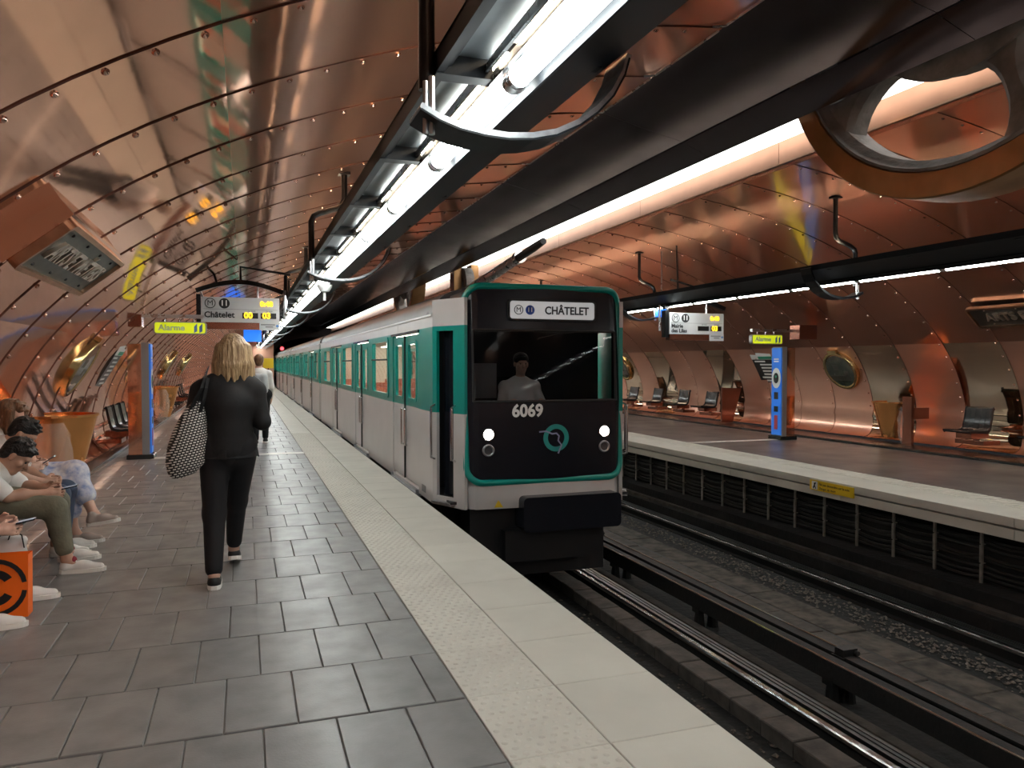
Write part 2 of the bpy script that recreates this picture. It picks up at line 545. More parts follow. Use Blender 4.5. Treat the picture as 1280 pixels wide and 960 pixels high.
def implicit(name, prims, m, parent, res=0.01):
    lo = np.full(3, 1e9)
    hi = -lo
    boxes = []
    for p in prims:
        if p[0] == 'c':
            a, b, R = p[1], p[2], max(p[3], p[4])
            l, h = np.minimum(a, b) - R, np.maximum(a, b) + R
        else:
            R = p[2].max() if p[3] is not None else p[2]
            l, h = p[1] - R, p[1] + R
        boxes.append((l, h))
        lo, hi = np.minimum(lo, l), np.maximum(hi, h)
    lo = lo - 3 * res
    hi = hi + 3 * res
    dim = np.ceil((hi - lo) / res).astype(int) + 1
    F = np.full(dim, 1.0, np.float32)
    ax = [lo[i] + np.arange(dim[i]) * res for i in range(3)]
    for p, (l, h) in zip(prims, boxes):
        pad = p[5] + 2 * res
        i0 = np.maximum(((l - pad - lo) / res).astype(int), 0)
        i1 = np.minimum(((h + pad - lo) / res).astype(int) + 2, dim)
        X, Y, Z = np.meshgrid(*[ax[i][i0[i]:i1[i]] for i in range(3)], indexing='ij')
        Q = np.stack([X, Y, Z], -1)
        if p[0] == 'c':
            ab = p[2] - p[1]
            t = np.clip(((Q - p[1]) @ ab) / max(ab @ ab, 1e-9), 0, 1)
            d = np.linalg.norm(Q - p[1] - t[..., None] * ab, axis=-1) - (p[3] + t * (p[4] - p[3]))
        else:
            L = Q - p[1]
            if p[3] is not None:
                L = L @ np.array(p[3])
            k0 = np.linalg.norm(L / p[2], axis=-1)
            k1 = np.linalg.norm(L / (p[2] ** 2), axis=-1)
            d = np.where(k1 > 1e-6, k0 * (k0 - 1) / np.maximum(k1, 1e-6), -p[2].min())
        sl = tuple(slice(i0[i], i1[i]) for i in range(3))
        A = F[sl]
        k = p[5]
        hh = np.maximum(k - np.abs(A - d), 0) / k
        F[sl] = np.minimum(A, d) - hh * hh * k * 0.25
    S = F < 0
    n = np.array(dim) - 1
    cnt = np.zeros(n, np.float32)
    acc = np.zeros(tuple(n) + (3,), np.float32)
    cor = [(i, j, k) for i in (0, 1) for j in (0, 1) for k in (0, 1)]

    def sub(arr, c):
        return arr[c[0]:c[0] + n[0], c[1]:c[1] + n[1], c[2]:c[2] + n[2]]
    for c in cor:
        for axs in range(3):
            if c[axs] == 0:
                e = list(c)
                e[axs] = 1
                fa, fb = sub(F, c), sub(F, e)
                msk = (fa < 0) != (fb < 0)
                if not msk.any():
                    continue
                t = np.where(msk, fa / np.where(fa == fb, 1, fa - fb), 0)
                cnt += msk
                for q in range(3):
                    acc[..., q] += msk * (c[q] + (t if q == axs else 0))
    act = cnt > 0
    vid = np.full(n, -1, int)
    vid[act] = np.arange(act.sum())
    idx = np.argwhere(act)
    V = lo + (idx + acc[act] / cnt[act][:, None]) * res
    faces = []
    for axs in range(3):
        b, c2 = [q for q in range(3) if q != axs]
        s0 = [slice(1, n[q]) for q in range(3)]
        s0[axs] = slice(0, n[axs])
        s1 = list(s0)
        s1[axs] = slice(1, n[axs] + 1)
        A, B = S[tuple(s0)], S[tuple(s1)]
        E = np.argwhere(A != B)
        if len(E) == 0:
            continue
        inside = A[A != B]
        off = np.ones(3, int)
        off[axs] = 0
        E = E + off

        def cell(db, dc):
            q = E.copy()
            q[:, b] += db
            q[:, c2] += dc
            return vid[q[:, 0], q[:, 1], q[:, 2]]
        quad = np.stack([cell(-1, -1), cell(0, -1), cell(0, 0), cell(-1, 0)], 1)
        flip = inside if axs != 1 else ~inside
        quad[~flip] = quad[~flip][:, ::-1]
        faces.append(quad)
    Fq = np.concatenate(faces)
    me = bpy.data.meshes.new(name)
    me.from_pydata(V.tolist(), [], Fq.tolist())
    me.materials.append(MATS[m])
    me.polygons.foreach_set('use_smooth', [True] * len(me.polygons))
    me.update()
    return link(name, me, parent)

# ================================================================== the setting
CX, VA, VB, VZ = 4.67, 7.08, 3.67, 0.40       # vault ellipse: centre x, half width, half height, springing height
Y_BACK, Y_END = -8.5, 53.0
BAY = 1.035
EDGE_L, EDGE_R = 1.85, 7.05                   # platform edges


def vault_z(x):
    return VZ + VB * math.sqrt(max(0.0, 1 - ((x - CX) / VA) ** 2))


def arc_points(p0, p1, n):
    """Ellipse points (dx, z) between two angles."""
    return [(VA * math.cos(p0 + (p1 - p0) * i / n), VZ + VB * math.sin(p0 + (p1 - p0) * i / n)) for i in range(n + 1)]


def ang_z(z):
    return math.asin((z - VZ) / VB)


def ang_dx(dx):
    return math.acos(dx / VA)


FLARE = [(VA - 0.26, 0.07), (VA - 0.19, 0.08), (VA - 0.11, 0.12), (VA - 0.05, 0.20), (VA - 0.025, 0.33), (VA - 0.02, 0.44), (VA - 0.045, 0.47)]
ROWS_L = [FLARE + arc_points(ang_z(0.60), ang_z(1.85), 8), arc_points(ang_z(1.85), ang_dx(4.76), 10), arc_points(ang_dx(4.76), ang_dx(1.29), 12)]
ROWS_R = [FLARE + arc_points(ang_z(0.60), ang_z(1.85), 8), arc_points(ang_z(1.85), ang_dx(3.03), 14), arc_points(ang_dx(3.03), ang_dx(1.00), 8)]


def inward(line, i, s):
    a, b = line[max(0, i - 1)], line[min(len(line) - 1, i + 1)]
    tx, tz = b[0] - a[0], b[1] - a[1]
    l = math.hypot(tx, tz)
    # tangent runs upwards and towards the centre; inward normal in (dx, z)
    return (-tz / l, tx / l) if (-tz) < 0 else (tz / l, -tx / l)


def panel_mesh(line, s, material):
    mb = MB()
    n = len(line)
    LAP, W = 0.009, BAY + 0.03
    vs = []
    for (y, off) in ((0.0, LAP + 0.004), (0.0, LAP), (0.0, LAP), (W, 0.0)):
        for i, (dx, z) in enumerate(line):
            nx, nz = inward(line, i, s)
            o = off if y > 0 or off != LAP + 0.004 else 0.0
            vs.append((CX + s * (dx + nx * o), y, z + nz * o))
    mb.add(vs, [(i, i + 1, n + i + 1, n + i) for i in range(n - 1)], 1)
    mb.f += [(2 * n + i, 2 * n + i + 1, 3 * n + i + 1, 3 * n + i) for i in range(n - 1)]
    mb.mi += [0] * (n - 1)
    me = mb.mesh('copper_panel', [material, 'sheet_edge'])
    me.polygons.foreach_set('use_smooth', [True] * len(me.polygons))
    return me


def rivet_mesh():
    mb = MB()
    R = 0.020
    prof = [(R, 0.0), (R * 0.95, 0.006), (R * 0.7, 0.013), (R * 0.3, 0.0165), (0.0005, 0.017)]
    mb.lathe(prof, 8, (0, 0, 0), 'z')
    return mb.mesh('rivet', 'rivet_metal', True)


RIVET = rivet_mesh()
cam_f = Vector((math.sin(YAW) * math.cos(PITCH), math.cos(YAW) * math.cos(PITCH), -math.sin(PITCH)))
cam_r = Vector((math.cos(YAW), -math.sin(YAW), 0))
cam_u = cam_r.cross(cam_f)


def in_frame(p):
    q = Vector(p) - Vector((0, 0, CAM_H))
    d = q.dot(cam_f)
    if d < 0.3:
        return None
    if abs(q.dot(cam_r) / d) < 640 / F_PX and abs(q.dot(cam_u) / d) < 480 / F_PX:
        return d
    return None


def build_vault(side):
    s = -1 if side == 'left' else 1
    rows = ROWS_L if s < 0 else ROWS_R
    full = [p for i, r in enumerate(rows) for p in (r if i == 0 else r[1:])]
    back = MB()
    back.strip([(CX + s * (dx + 0.05), z + (0.05 if z > 2.2 else 0.0)) for dx, z in full], 'y', Y_BACK, Y_END)
    wall = tag(back.build('wall_' + side, 'backing'), kind='structure')
    first = 4.96 if s < 0 else 8.89
    k0 = math.ceil((Y_BACK - first) / BAY)
    k1 = math.floor((Y_END - first) / BAY)
    cache = {}
    spots = []
    # distances along each full arc for the rivets
    cum = [0.0]
    for a, b in zip(full[:-1], full[1:]):
        cum.append(cum[-1] + math.hypot(b[0] - a[0], b[1] - a[1]))
    panels = {}
    for k in range(k0, k1):
        y0 = first + k * BAY
        for ri, row in enumerate(rows):
            if s < 0:
                m = 'copper' if ri < 2 else 'copper_brushed'
            elif ri == 0:
                m = 'copper_polished' if k in (0, 2, 7, 10, 12, 17, 21, 26) else 'copper_satin'
            elif ri == 1:
                m = 'copper_upper_right'
            else:
                m = 'copper_upper_right'
            if (ri, m) not in cache:
                cache[(ri, m)] = panel_mesh(row, s, m)
            panels[(k, ri)] = link('copper_panel', cache[(ri, m)], wall, (0, y0, 0))
        d = 0.75
        while d < cum[-1] - 0.1:
            j = max(i for i in range(len(cum)) if cum[i] <= d)
            t = (d - cum[j]) / (cum[j + 1] - cum[j])
            a, b = full[j], full[j + 1]
            dx, z = a[0] + (b[0] - a[0]) * t, a[1] + (b[1] - a[1]) * t
            tx, tz = b[0] - a[0], b[1] - a[1]
            l = math.hypot(tx, tz)
            nx, nz = -tz / l, tx / l
            if nx > 0:
                nx, nz = -nx, -nz
            off = 0.008
            ri = 0 if z < 1.85 else (1 if dx > (4.76 if s < 0 else 3.03) else 2)
            spots.append(((CX + s * (dx + nx * off), y0 + 0.06, z + nz * off), (s * nx, nz), k, ri))
            d += 0.243 if s < 0 else 0.26
    return wall, panels, spots


wall_left, panels_l, spots_l = build_vault('left')
wall_right, panels_r, spots_r = build_vault('right')
allsp = [(in_frame(sp[0]), 0, sp) for sp in spots_l] + [(in_frame(sp[0]), 1, sp) for sp in spots_r]
vis = sorted([a for a in allsp if a[0] is not None], key=lambda a: a[0])
near_ids = set(id(a[2]) for a in vis[:300])
rest = [MB(), MB()]
rv = [tuple(v.co) for v in RIVET.vertices]
rf = [tuple(p.vertices) for p in RIVET.polygons]
for d, sd, sp in allsp:
    (p, nrm, k, ri) = sp
    a = math.atan2(nrm[0], nrm[1])
    if id(sp) in near_ids:
        pan = (panels_l, panels_r)[sd][(k, ri)]
        link('rivet', RIVET, pan, (p[0], p[1] - pan.location.y, p[2]), (0, a, 0))
    elif p[1] > -4:
        ca, sa = math.cos(a), math.sin(a)
        rest[sd].add([(p[0] + v[0] * ca + v[2] * sa, p[1] + v[1], p[2] - v[0] * sa + v[2] * ca) for v in rv], rf)
for sd, w in ((0, wall_left), (1, wall_right)):
    tag(rest[sd].build('rivet_row', 'rivet_metal', w, smooth=True), kind='stuff')

# end walls: copper sheet with the tunnel mouths over the tracks
def end_profile(z0):
    pts = []
    for i in range(41):
        a = PI * i / 40
        pts.append((CX + VA * math.cos(a), max(z0, VZ + VB * math.sin(a))))
    return pts


mb = MB()
TUN = (EDGE_L - 0.05, EDGE_R + 0.05, 3.3)
for (xa, xb) in ((CX - VA, TUN[0]), (TUN[1], CX + VA)):
    n = 14
    xs = [xa + (xb - xa) * i / n for i in range(n + 1)]
    mb.prism([(x, -1.25) for x in (xs[0], xs[-1])] + [(x, vault_z(x)) for x in reversed(xs)], 'y', Y_END, Y_END + 0.2)
xs = [TUN[0] + (TUN[1] - TUN[0]) * i / 14 for i in range(15)]
tag(mb.build('wall_far', 'copper_satin'), kind='structure')
mb = MB()
arch = [(x, 2.2 + 1.1 * math.sqrt(max(0, 1 - ((x - 4.45) / 2.66) ** 2))) for x in xs]
mb.prism(arch + [(x, vault_z(x)) for x in reversed(xs)], 'y', Y_END, Y_END + 0.2)
tag(mb.build('wall_tunnel_mouth', 'tunnel_dark'), kind='structure')
mb = MB()
mb.strip([(TUN[0], -1.25), (TUN[0], 2.2)] + arch + [(TUN[1], 2.2), (TUN[1], -1.25)], 'y', Y_END, Y_END + 34)
mb.prism([(TUN[0], -1.25)] + arch + [(TUN[1], -1.25)], 'y', Y_END + 34, Y_END + 34.2)
tag(mb.build('wall_tunnel', 'tunnel_dark'), kind='structure')
mb = MB()
mb.prism([(CX - VA, -1.25), (CX + VA, -1.25)] + [p for p in end_profile(-1.25)], 'y', Y_BACK - 0.2, Y_BACK)
tag(mb.build('wall_back', 'copper_satin'), kind='structure')

# ------------------------------------------------------------------ near platform
mb = MB()
mb.box(CX - VA - 0.1, EDGE_L - 0.03, Y_BACK, Y_END, -1.25, -0.012)
floor = tag(mb.build('floor', 'grout'), kind='structure')
TW, TD = 0.295, 0.58
ROW0 = 3.29 - 8 * TD
tiles = []
nrow = int((Y_END - ROW0) / TD)
tile_meshes = {}


def tile_obj(x0, x1, y0, d, m, name, parent, z=0.0, b=0.003, th=0.03):
    w = round(x1 - x0, 4)
    key = (w, d, m, name)
    if key not in tile_meshes:
        t = MB()
        t.bbox(0, w, 0, d, -th, 0, b)
        tile_meshes[key] = t.mesh(name, m)
    return link(name, tile_meshes[key], parent, (x0, y0, z))


far_tiles = MB()
n_tile = 0
for r in range(nrow):
    y0 = ROW0 + r * TD
    gap = 0.006
    ya = y0 + (0.014 if abs(y0 - 3.29) < 0.01 else gap / 2)
    off = 0.20 if (r % 2 == 0) else 0.20 + TW * 0.52
    x = off - math.ceil((off + 2.16) / TW) * TW
    while x < 0.925:
        xa, xb = max(x, -2.16) + gap / 2, min(x + TW, 0.925) - gap / 2
        if xb - xa > 0.02:
            c = in_frame((xa, y0 + TD, 0)) or in_frame((xb, y0 + TD, 0))
            dz = random.uniform(-0.0012, 0.0012)
            if c and n_tile < 300:
                tile_obj(xa, xb, ya, round(y0 + TD - gap / 2 - ya, 4), 'tile', 'floor_tile', floor, dz)
                n_tile += 1
            else:
                far_tiles.bbox(xa, xb, ya, y0 + TD - gap / 2, -0.03, dz, 0.003)
        x += TW
tag(far_tiles.build('floor_tile_field', 'tile', floor), kind='stuff')

domes = MB()
dprof = [(0.0155, 0.0), (0.011, 0.004), (0.0005, 0.0052)]
for r in range(nrow):
    y0 = ROW0 + r * TD
    if y0 < 0.9:
        continue
    g = 0.004
    tile_obj(0.932, 1.352, round(y0 + g / 2, 4), round(TD - g, 4), 'cream_slab', 'tactile_slab', floor, 0.001)
    tile_obj(1.358, EDGE_L, round(y0 + g / 2, 4), round(TD - g, 4), 'cream_slab', 'edge_slab', floor, 0.001)
    if y0 < 17:
        p = 0.0525
        for i in range(11):
            for j in range(8):
                xx = 0.958 + j * p + (p / 2 if i % 2 else 0)
                if xx < 1.33:
                    domes.lathe(dprof, 7, (xx, y0 + 0.03 + i * p, 0.001), 'z')
tag(domes.build('tactile_dome', 'cream_slab', floor, smooth=True), kind='stuff')
mb = MB()
mb.box(EDGE_L - 0.028, EDGE_L - 0.002, Y_BACK, Y_END, -0.16, -0.031)
mb.build('edge_nosing', 'cream_nose', floor)
# pale line across the platform by the alarm pillar
mb = MB()
mb.box(-1.40, 0.93, 13.30, 13.52, 0.0005, 0.003)
tag(mb.build('trim_1', 'white_line'), kind='structure')
# dark plinth under the copper
mb = MB()
mb.bbox(CX - VA - 0.08, -1.97, Y_BACK, Y_END, -0.012, 0.065, 0.015)
tag(mb.build('baseboard_left', 'plinth'), kind='structure')

# ------------------------------------------------------------------ opposite platform
mb = MB()
mb.box(EDGE_R + 0.40, CX + VA + 0.1, Y_BACK, Y_END, -1.25, 0.0)
floor2 = tag(mb.build('floor_opposite', 'far_floor'), kind='structure')
seg = 2.32
y = Y_BACK
while y < Y_END:
    y1 = min(y + seg, Y_END)
    tile_obj(EDGE_R, 7.52, round(y + 0.003, 4), round(y1 - y - 0.006, 4), 'cream_slab', 'edge_slab', floor2, 0.004, 0.004, 0.09)
    t = MB()
    t.box(EDGE_R + 0.02, EDGE_R + 0.3, 0.004, y1 - y - 0.004, -0.098, -0.012)
    t.build('nosing_beam', 'cream_nose', floor2, loc=(0, y, 0))
    t = MB()
    t.box(EDGE_R + 0.005, EDGE_R + 0.3, 0.004, y1 - y - 0.004, -0.215, -0.112)
    t.build('lower_beam', 'cream_slab', floor2, loc=(0, y, 0))
    y += seg
bars = MB()
yy = 1.0
while yy < Y_END:
    if yy < 30:
        bars.box(7.60, 7.95, yy, yy + 0.045, 0.004, 0.0085)
    yy += 0.085
mb = MB()
mb.box(7.52, 7.98, Y_BACK, Y_END, -0.05, 0.004)
mb.build('tactile_strip', 'cream_slab', floor2)
tag(bars.build('tactile_bar', 'cream_nose', floor2), kind='stuff')
mb = MB()
mb.box(7.98, 10.1, 12.60, 12.78, 0.0005, 0.003)
tag(mb.build('trim_2', 'white_line'), kind='structure')
mb = MB()
mb.bbox(10.75, CX + VA + 0.08, Y_BACK, Y_END, -0.012, 0.045, 0.015)
tag(mb.build('baseboard_right', 'plinth'), kind='structure')

# wall under the opposite platform, cable posts and cables
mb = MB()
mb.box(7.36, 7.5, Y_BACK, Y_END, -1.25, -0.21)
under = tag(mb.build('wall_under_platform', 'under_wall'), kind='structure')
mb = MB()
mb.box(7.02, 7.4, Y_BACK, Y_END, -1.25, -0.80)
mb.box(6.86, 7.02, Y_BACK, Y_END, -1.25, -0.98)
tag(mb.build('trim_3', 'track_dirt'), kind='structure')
pm = MB()
pm.box(-0.012, 0.012, -0.014, 0.014, -0.80, -0.60)
pm.box(-0.014, 0.014, -0.016, 0.016, -0.585, -0.40)
pm.box(-0.012, 0.012, -0.014, 0.014, -0.385, -0.215)
pm.box(0.0, 0.05, -0.01, 0.01, -0.60, -0.585)
pm.box(0.0, 0.05, -0.01, 0.01, -0.40, -0.385)
post_me = pm.mesh('cable_post', 'post')
k = 0
yy = 5.96 - 0.58 * 4
while yy < 30:
    o = link('cable_post', post_me, None, (7.29, yy, 0))
    tag(o, 'slim grey cable post under the opposite platform edge', 'cable post', 'cable posts under the opposite platform')
    yy += 0.58
rnd = random.Random(3)
for i, (z, x, r) in enumerate([(-0.33, 7.335, 0.016), (-0.37, 7.335, 0.014), (-0.43, 7.33, 0.018), (-0.52, 7.33, 0.02), (-0.56, 7.335, 0.016),
                               (-0.63, 7.33, 0.018), (-0.69, 7.33, 0.02), (-0.74, 7.33, 0.016)]):
    t = MB()
    path = []
    yy = 5.96 - 0.58 * 6
    j = 0
    while yy < 32:
        if j % 4 == 0:
            deep = rnd.uniform(0.006, 0.030)
            lift = rnd.uniform(-0.006, 0.006)
        sag = -deep * (0.0, 0.75, 1.0, 0.75)[j % 4]
        path.append((x, yy, z + sag + lift * (0, 0.5, 1, 0.5)[j % 4]))
        yy += 0.145
        j += 1
    t.tube(path, r, 6)
    o = t.build('cable', 'cable', smooth=True)
    tag(o, 'dark sagging cable run along the wall under the opposite platform', 'cable', 'cables under the opposite platform')

# ------------------------------------------------------------------ tracks
mb = MB()
mb.box(EDGE_L - 0.1, 7.4, Y_BACK, Y_END + 34, -1.4, -1.22)
trackbed = tag(mb.build('floor_trackbed', 'track_dirt'), kind='structure')
mb = MB()
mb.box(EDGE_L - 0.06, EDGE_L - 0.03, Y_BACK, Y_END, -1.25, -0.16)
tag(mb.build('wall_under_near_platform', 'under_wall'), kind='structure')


def long_box(name, x0, x1, z0, z1, m, label, cat, group=None, y0=Y_BACK, y1=Y_END + 30, extra=None):
    t = MB()
    t.box(x0, x1, y0, y1, z0, z1)
    o = t.build(name, m)
    tag(o, label, cat, group)
    return o


def rail(x, label):
    root = empty('rail', (x, 0, -1.22))
    t = MB()
    t.prism([(-0.06, 0), (0.06, 0), (0.06, 0.012), (0.012, 0.025), (0.012, 0.10), (0.03, 0.112), (-0.03, 0.112), (-0.012, 0.10), (-0.012, 0.025), (-0.06, 0.012)],
            'y', Y_BACK, Y_END + 30)
    t.build('web', 'rail_rust', root)
    t = MB()
    t.prism([(-0.032, 0.113), (0.032, 0.113), (0.032, 0.140), (0.022, 0.15), (-0.022, 0.15), (-0.032, 0.140)], 'y', Y_BACK, Y_END + 30)
    t.build('head', 'rail_steel', root)
    tag(root, label, 'rail')
    return root


TC1, TC2 = 3.10, 5.78
rail(2.32, 'steel rail under the train, on the side of the near platform')
rail(3.90, 'bright worn steel rail beside the row of brown paving blocks')
rail(5.06, 'steel rail of the opposite track next to the guide bars')
rail(6.56, 'bright worn steel rail below the posts of the opposite platform')
for x0, x1, lab in ((4.00, 4.13, 'flat grey running plate between the bright rail and the guide bars'),
                    (6.64, 6.78, 'flat grey running plate below the opposite platform wall')):
    root = empty('running_plate', (x0, 0, -1.12))
    w = x1 - x0
    t = MB()
    t.box(0, w, Y_BACK, Y_END + 30, 0.0, 0.03)
    t.box(w * 0.30, w * 0.36, Y_BACK, Y_END + 30, 0.03, 0.038)
    t.box(w * 0.64, w * 0.70, Y_BACK, Y_END + 30, 0.03, 0.038)
    t.build('plate', 'plate_steel', root)
    t = MB()
    t.box(w * 0.2, w * 0.8, Y_BACK, Y_END + 30, -0.10, 0.0)
    t.build('beam', 'track_dark', root)
    tag(root, lab, 'running plate')


def paver_strip(x0, x1, z, step, label, m='track_paver', y0=2.4, y1=16.0, skew=0.0):
    root = empty('paving_strip', (x0, y0, z))
    yy = 0.0
    w = x1 - x0
    while yy < y1 - y0:
        t = MB()
        d = step * rnd.uniform(0.9, 1.1)
        t.bbox(0, w, yy + 0.006, yy + d - 0.006, -0.12, rnd.uniform(-0.008, 0.004), 0.008)
        t.build('paving_block', m, root)
        yy += d
    t = MB()
    t.box(0, w, y1 - y0 + 0.3, Y_END + 30 - y0, -0.12, -0.004)
    tag(t.build('paving_run', m, root), kind='stuff')
    tag(root, label, 'paving strip')
    return root


paver_strip(3.55, 3.78, -1.10, 0.38, 'row of narrow brown paving blocks beside the bright near rail')
paver_strip(5.22, 5.42, -1.15, 0.62, 'row of grey green blocks along the opposite track')
paver_strip(5.52, 5.92, -1.185, 0.75, 'row of pale dusty concrete slabs in the middle of the opposite track', 'track_light')
long_box('drain_cover', 5.42, 5.52, -1.24, -1.19, 'track_dark', 'dark narrow drain strip between two rows of track blocks', 'drain')
long_box('ledge', 4.20, 4.30, -1.24, -1.12, 'track_paver', 'low brown concrete ledge beside the guide bars', 'ledge')
long_box('ledge', 6.95, 7.02, -1.24, -0.93, 'track_paver', 'concrete ledge along the foot of the opposite platform wall', 'ledge')


def guide_bar(x, s, label):
    """Raised angle iron on insulators."""
    root = empty('guide_bar', (x, 0, -0.86))
    t = MB()
    t.prism([(-0.01, -0.15), (0.01, -0.15), (0.01, -0.012), (0.10, -0.012), (0.10, 0.006), (-0.01, 0.006)] if s > 0 else
            [(-0.10, 0.006), (-0.10, -0.012), (-0.01, -0.012), (-0.01, -0.15), (0.01, -0.15), (0.01, 0.006)], 'y', Y_BACK, Y_END + 30)
    t.build('angle_iron', 'rail_rust', root)
    t = MB()
    t.box(-0.012 if s > 0 else -0.004, 0.004 if s > 0 else 0.012, Y_BACK, Y_END + 30, 0.006, 0.014)
    t.build('wear_strip', 'rail_steel', root)
    yy = 4.9
    while yy < 30:
        c = MB()
        c.tube([(s * 0.05, yy, -0.36), (s * 0.05, yy, -0.20)], [0.06, 0.045], 10)
        c.box(s * 0.05 - 0.05, s * 0.05 + 0.05, yy - 0.06, yy + 0.06, -0.20, -0.012)
        c.build('insulator', 'track_dark', root)
        yy += 1.9
    tag(root, label, 'guide bar')
    return root


guide_bar(4.36, 1, 'dark raised guide bar of the near track, on insulators')
guide_bar(4.62, -1, 'raised guide bar of the opposite track with a bright worn edge')
for y0 in (4.95, 9.6):
    c = MB()
    c.box(4.52, 4.66, y0 - 0.05, y0 + 0.05, -0.90, -0.80)
    c.box(4.50, 4.54, y0 - 0.07, y0 + 0.07, -1.22, -0.86)
    c.tube([(4.64, y0 - 0.08, -0.83), (4.64, y0 + 0.08, -0.83)], 0.02, 8)
    tag(c.build('clamp', 'track_dark'), 'black clamp gripping the bright guide bar between the tracks', 'clamp', 'clamps on the guide bar')


def rubble(name, xr, yr, z, n, smin, smax, m, seed):
    r = random.Random(seed)
    t = MB()
    for i in range(n):
        x = min(max(r.gauss((xr[0] + xr[1]) / 2, (xr[1] - xr[0]) / 4), xr[0]), xr[1])
        y = yr[0] + (yr[1] - yr[0]) * r.random() ** 1.4
        s = r.uniform(smin, smax)
        a = r.random() * PI
        vs = []
        for (u, w, h) in ((1, 0, 0), (0, 1, 0), (-1, 0, 0), (0, -1, 0), (0, 0, 1), (0, 0, -0.6)):
            j = r.uniform(0.6, 1.3)
            ca, sa = math.cos(a), math.sin(a)
            vs.append((x + s * j * (u * ca - w * sa), y + s * j * (u * sa + w * ca), z + s * h * 0.6 * j))
        t.add(vs, [(0, 1, 4), (1, 2, 4), (2, 3, 4), (3, 0, 4), (1, 0, 5), (2, 1, 5), (3, 2, 5), (0, 3, 5)])
    o = t.build(name, m)
    return o


tag(rubble('rubble', (5.97, 6.46), (3.5, 22), -1.205, 2600, 0.006, 0.028, 'stone', 5), 'loose grey rubble and grit beside the opposite rail', 'rubble', kind='stuff')
tag(rubble('gravel', (2.7, 3.52), (2.2, 12), -1.21, 1600, 0.006, 0.026, 'track_light', 6), 'dark gravel and grime below the near platform edge', 'gravel', kind='stuff')
root = empty('red_cap', (3.35, 3.62, -1.2))
t = MB()
t.lathe([(0.0005, 0.0), (0.025, 0.0), (0.025, 0.02), (0.0005, 0.02)], 12)
t.build('cap', 'pillar_red', root)
t = MB()
t.tube([(0.03, 0.0, 0.02), (0.08, -0.01, 0.03), (0.13, 0.02, 0.015)], [0.02, 0.025, 0.012], 7)
t.build('crushed_can', 'chrome', root)
tag(root, 'small red and silver piece of litter on the track by the platform edge', 'litter')

# ================================================================== ceiling bulkhead with the light slot
SX0, SX1 = 4.64, 5.50
SOF_A = (3.38, vault_z(3.38) - 0.005)
SOF_B = (4.30, 3.80)          # joint between the two soffit rows
SOF_C = (SX0, 3.67)
mb = MB()
mb.strip([(3.30, vault_z(3.3) + 0.10), (4.30, 4.2), (4.60, 4.25), (4.60, 6.5), (5.6, 6.5), (5.6, 4.2), (6.0, vault_z(6.0) + 0.1)], 'y', Y_BACK, Y_END)
ceiling = tag(mb.build('ceiling', 'backing'), kind='structure')


def bow(a, b, n, sag):
    pts = []
    L = math.hypot(b[0] - a[0], b[1] - a[1])
    nx, nz = (b[1] - a[1]) / L, -(b[0] - a[0]) / L
    for i in range(n + 1):
        t = i / n
        o = sag * 4 * t * (1 - t)
        pts.append((a[0] + (b[0] - a[0]) * t + nx * o, a[1] + (b[1] - a[1]) * t + nz * o))
    return pts


SEG = 3.1
y = Y_BACK
i = 0
lip = []
while y < Y_END:
    y1 = min(y + SEG, Y_END)
    t = MB()
    t.strip(bow(SOF_A, SOF_B, 8, 0.008), 'y', 0.003, y1 - y - 0.003)
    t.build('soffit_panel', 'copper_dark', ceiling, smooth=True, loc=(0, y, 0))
    t = MB()
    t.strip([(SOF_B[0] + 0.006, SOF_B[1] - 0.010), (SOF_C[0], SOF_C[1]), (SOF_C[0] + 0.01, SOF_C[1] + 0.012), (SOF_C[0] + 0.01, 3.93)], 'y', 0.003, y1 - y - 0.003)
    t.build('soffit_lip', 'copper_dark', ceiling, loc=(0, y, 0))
    t = MB()
    t.strip([(SX1, 3.92), (SX1, 3.675)], 'y', 0.003, y1 - y - 0.003)
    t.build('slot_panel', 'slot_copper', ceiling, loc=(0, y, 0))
    t = MB()
    t.box(SX1 - 0.012, SX1 + 0.03, 0.003, y1 - y - 0.003, 3.655, 3.672)
    t.build('slot_trim', 'plaque_frame', ceiling, loc=(0, y, 0))
    t = MB()
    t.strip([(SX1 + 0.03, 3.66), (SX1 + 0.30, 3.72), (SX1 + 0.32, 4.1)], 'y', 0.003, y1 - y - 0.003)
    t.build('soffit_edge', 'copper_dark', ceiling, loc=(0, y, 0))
    y += SEG
# turned lips where the vault sheets end on the soffit
y = 4.96 - BAY * 13
lipm = MB()
lipm.tube([(SOF_A[0] - 0.01, 0.03, SOF_A[1] - 0.012), (SOF_A[0] - 0.01, BAY - 0.06, SOF_A[1] - 0.012), (SOF_A[0] - 0.10, BAY - 0.03, SOF_A[1] - 0.016)], 0.008, 6)
lip_me = lipm.mesh('sheet_lip', 'bare_steel', True)
while y < Y_END - 1:
    link('sheet_lip', lip_me, ceiling, (0, y, 0))
    y += BAY

# luminous panel inside the slot
root = empty('slot_luminaire', (5.33, Y_BACK, 3.9))
y = 0.0
while y < Y_END - 1.2 - Y_BACK:
    y1 = min(y + 3.1, Y_END - 0.5 - Y_BACK)
    t = MB()
    t.box(-0.16, 0.155, y + 0.002, y1 - 0.002, 0.0, 0.02)
    t.build('diffuser', 'slot_light', root)
    y += 3.1
t = MB()
t.box(-0.16, 0.155, 0.0, Y_END - 0.5 - Y_BACK, 0.022, 0.09)
t.build('housing', 'sign_grey', root)
tag(root, 'long white glowing panel recessed in the ceiling slot above the tracks', 'light')


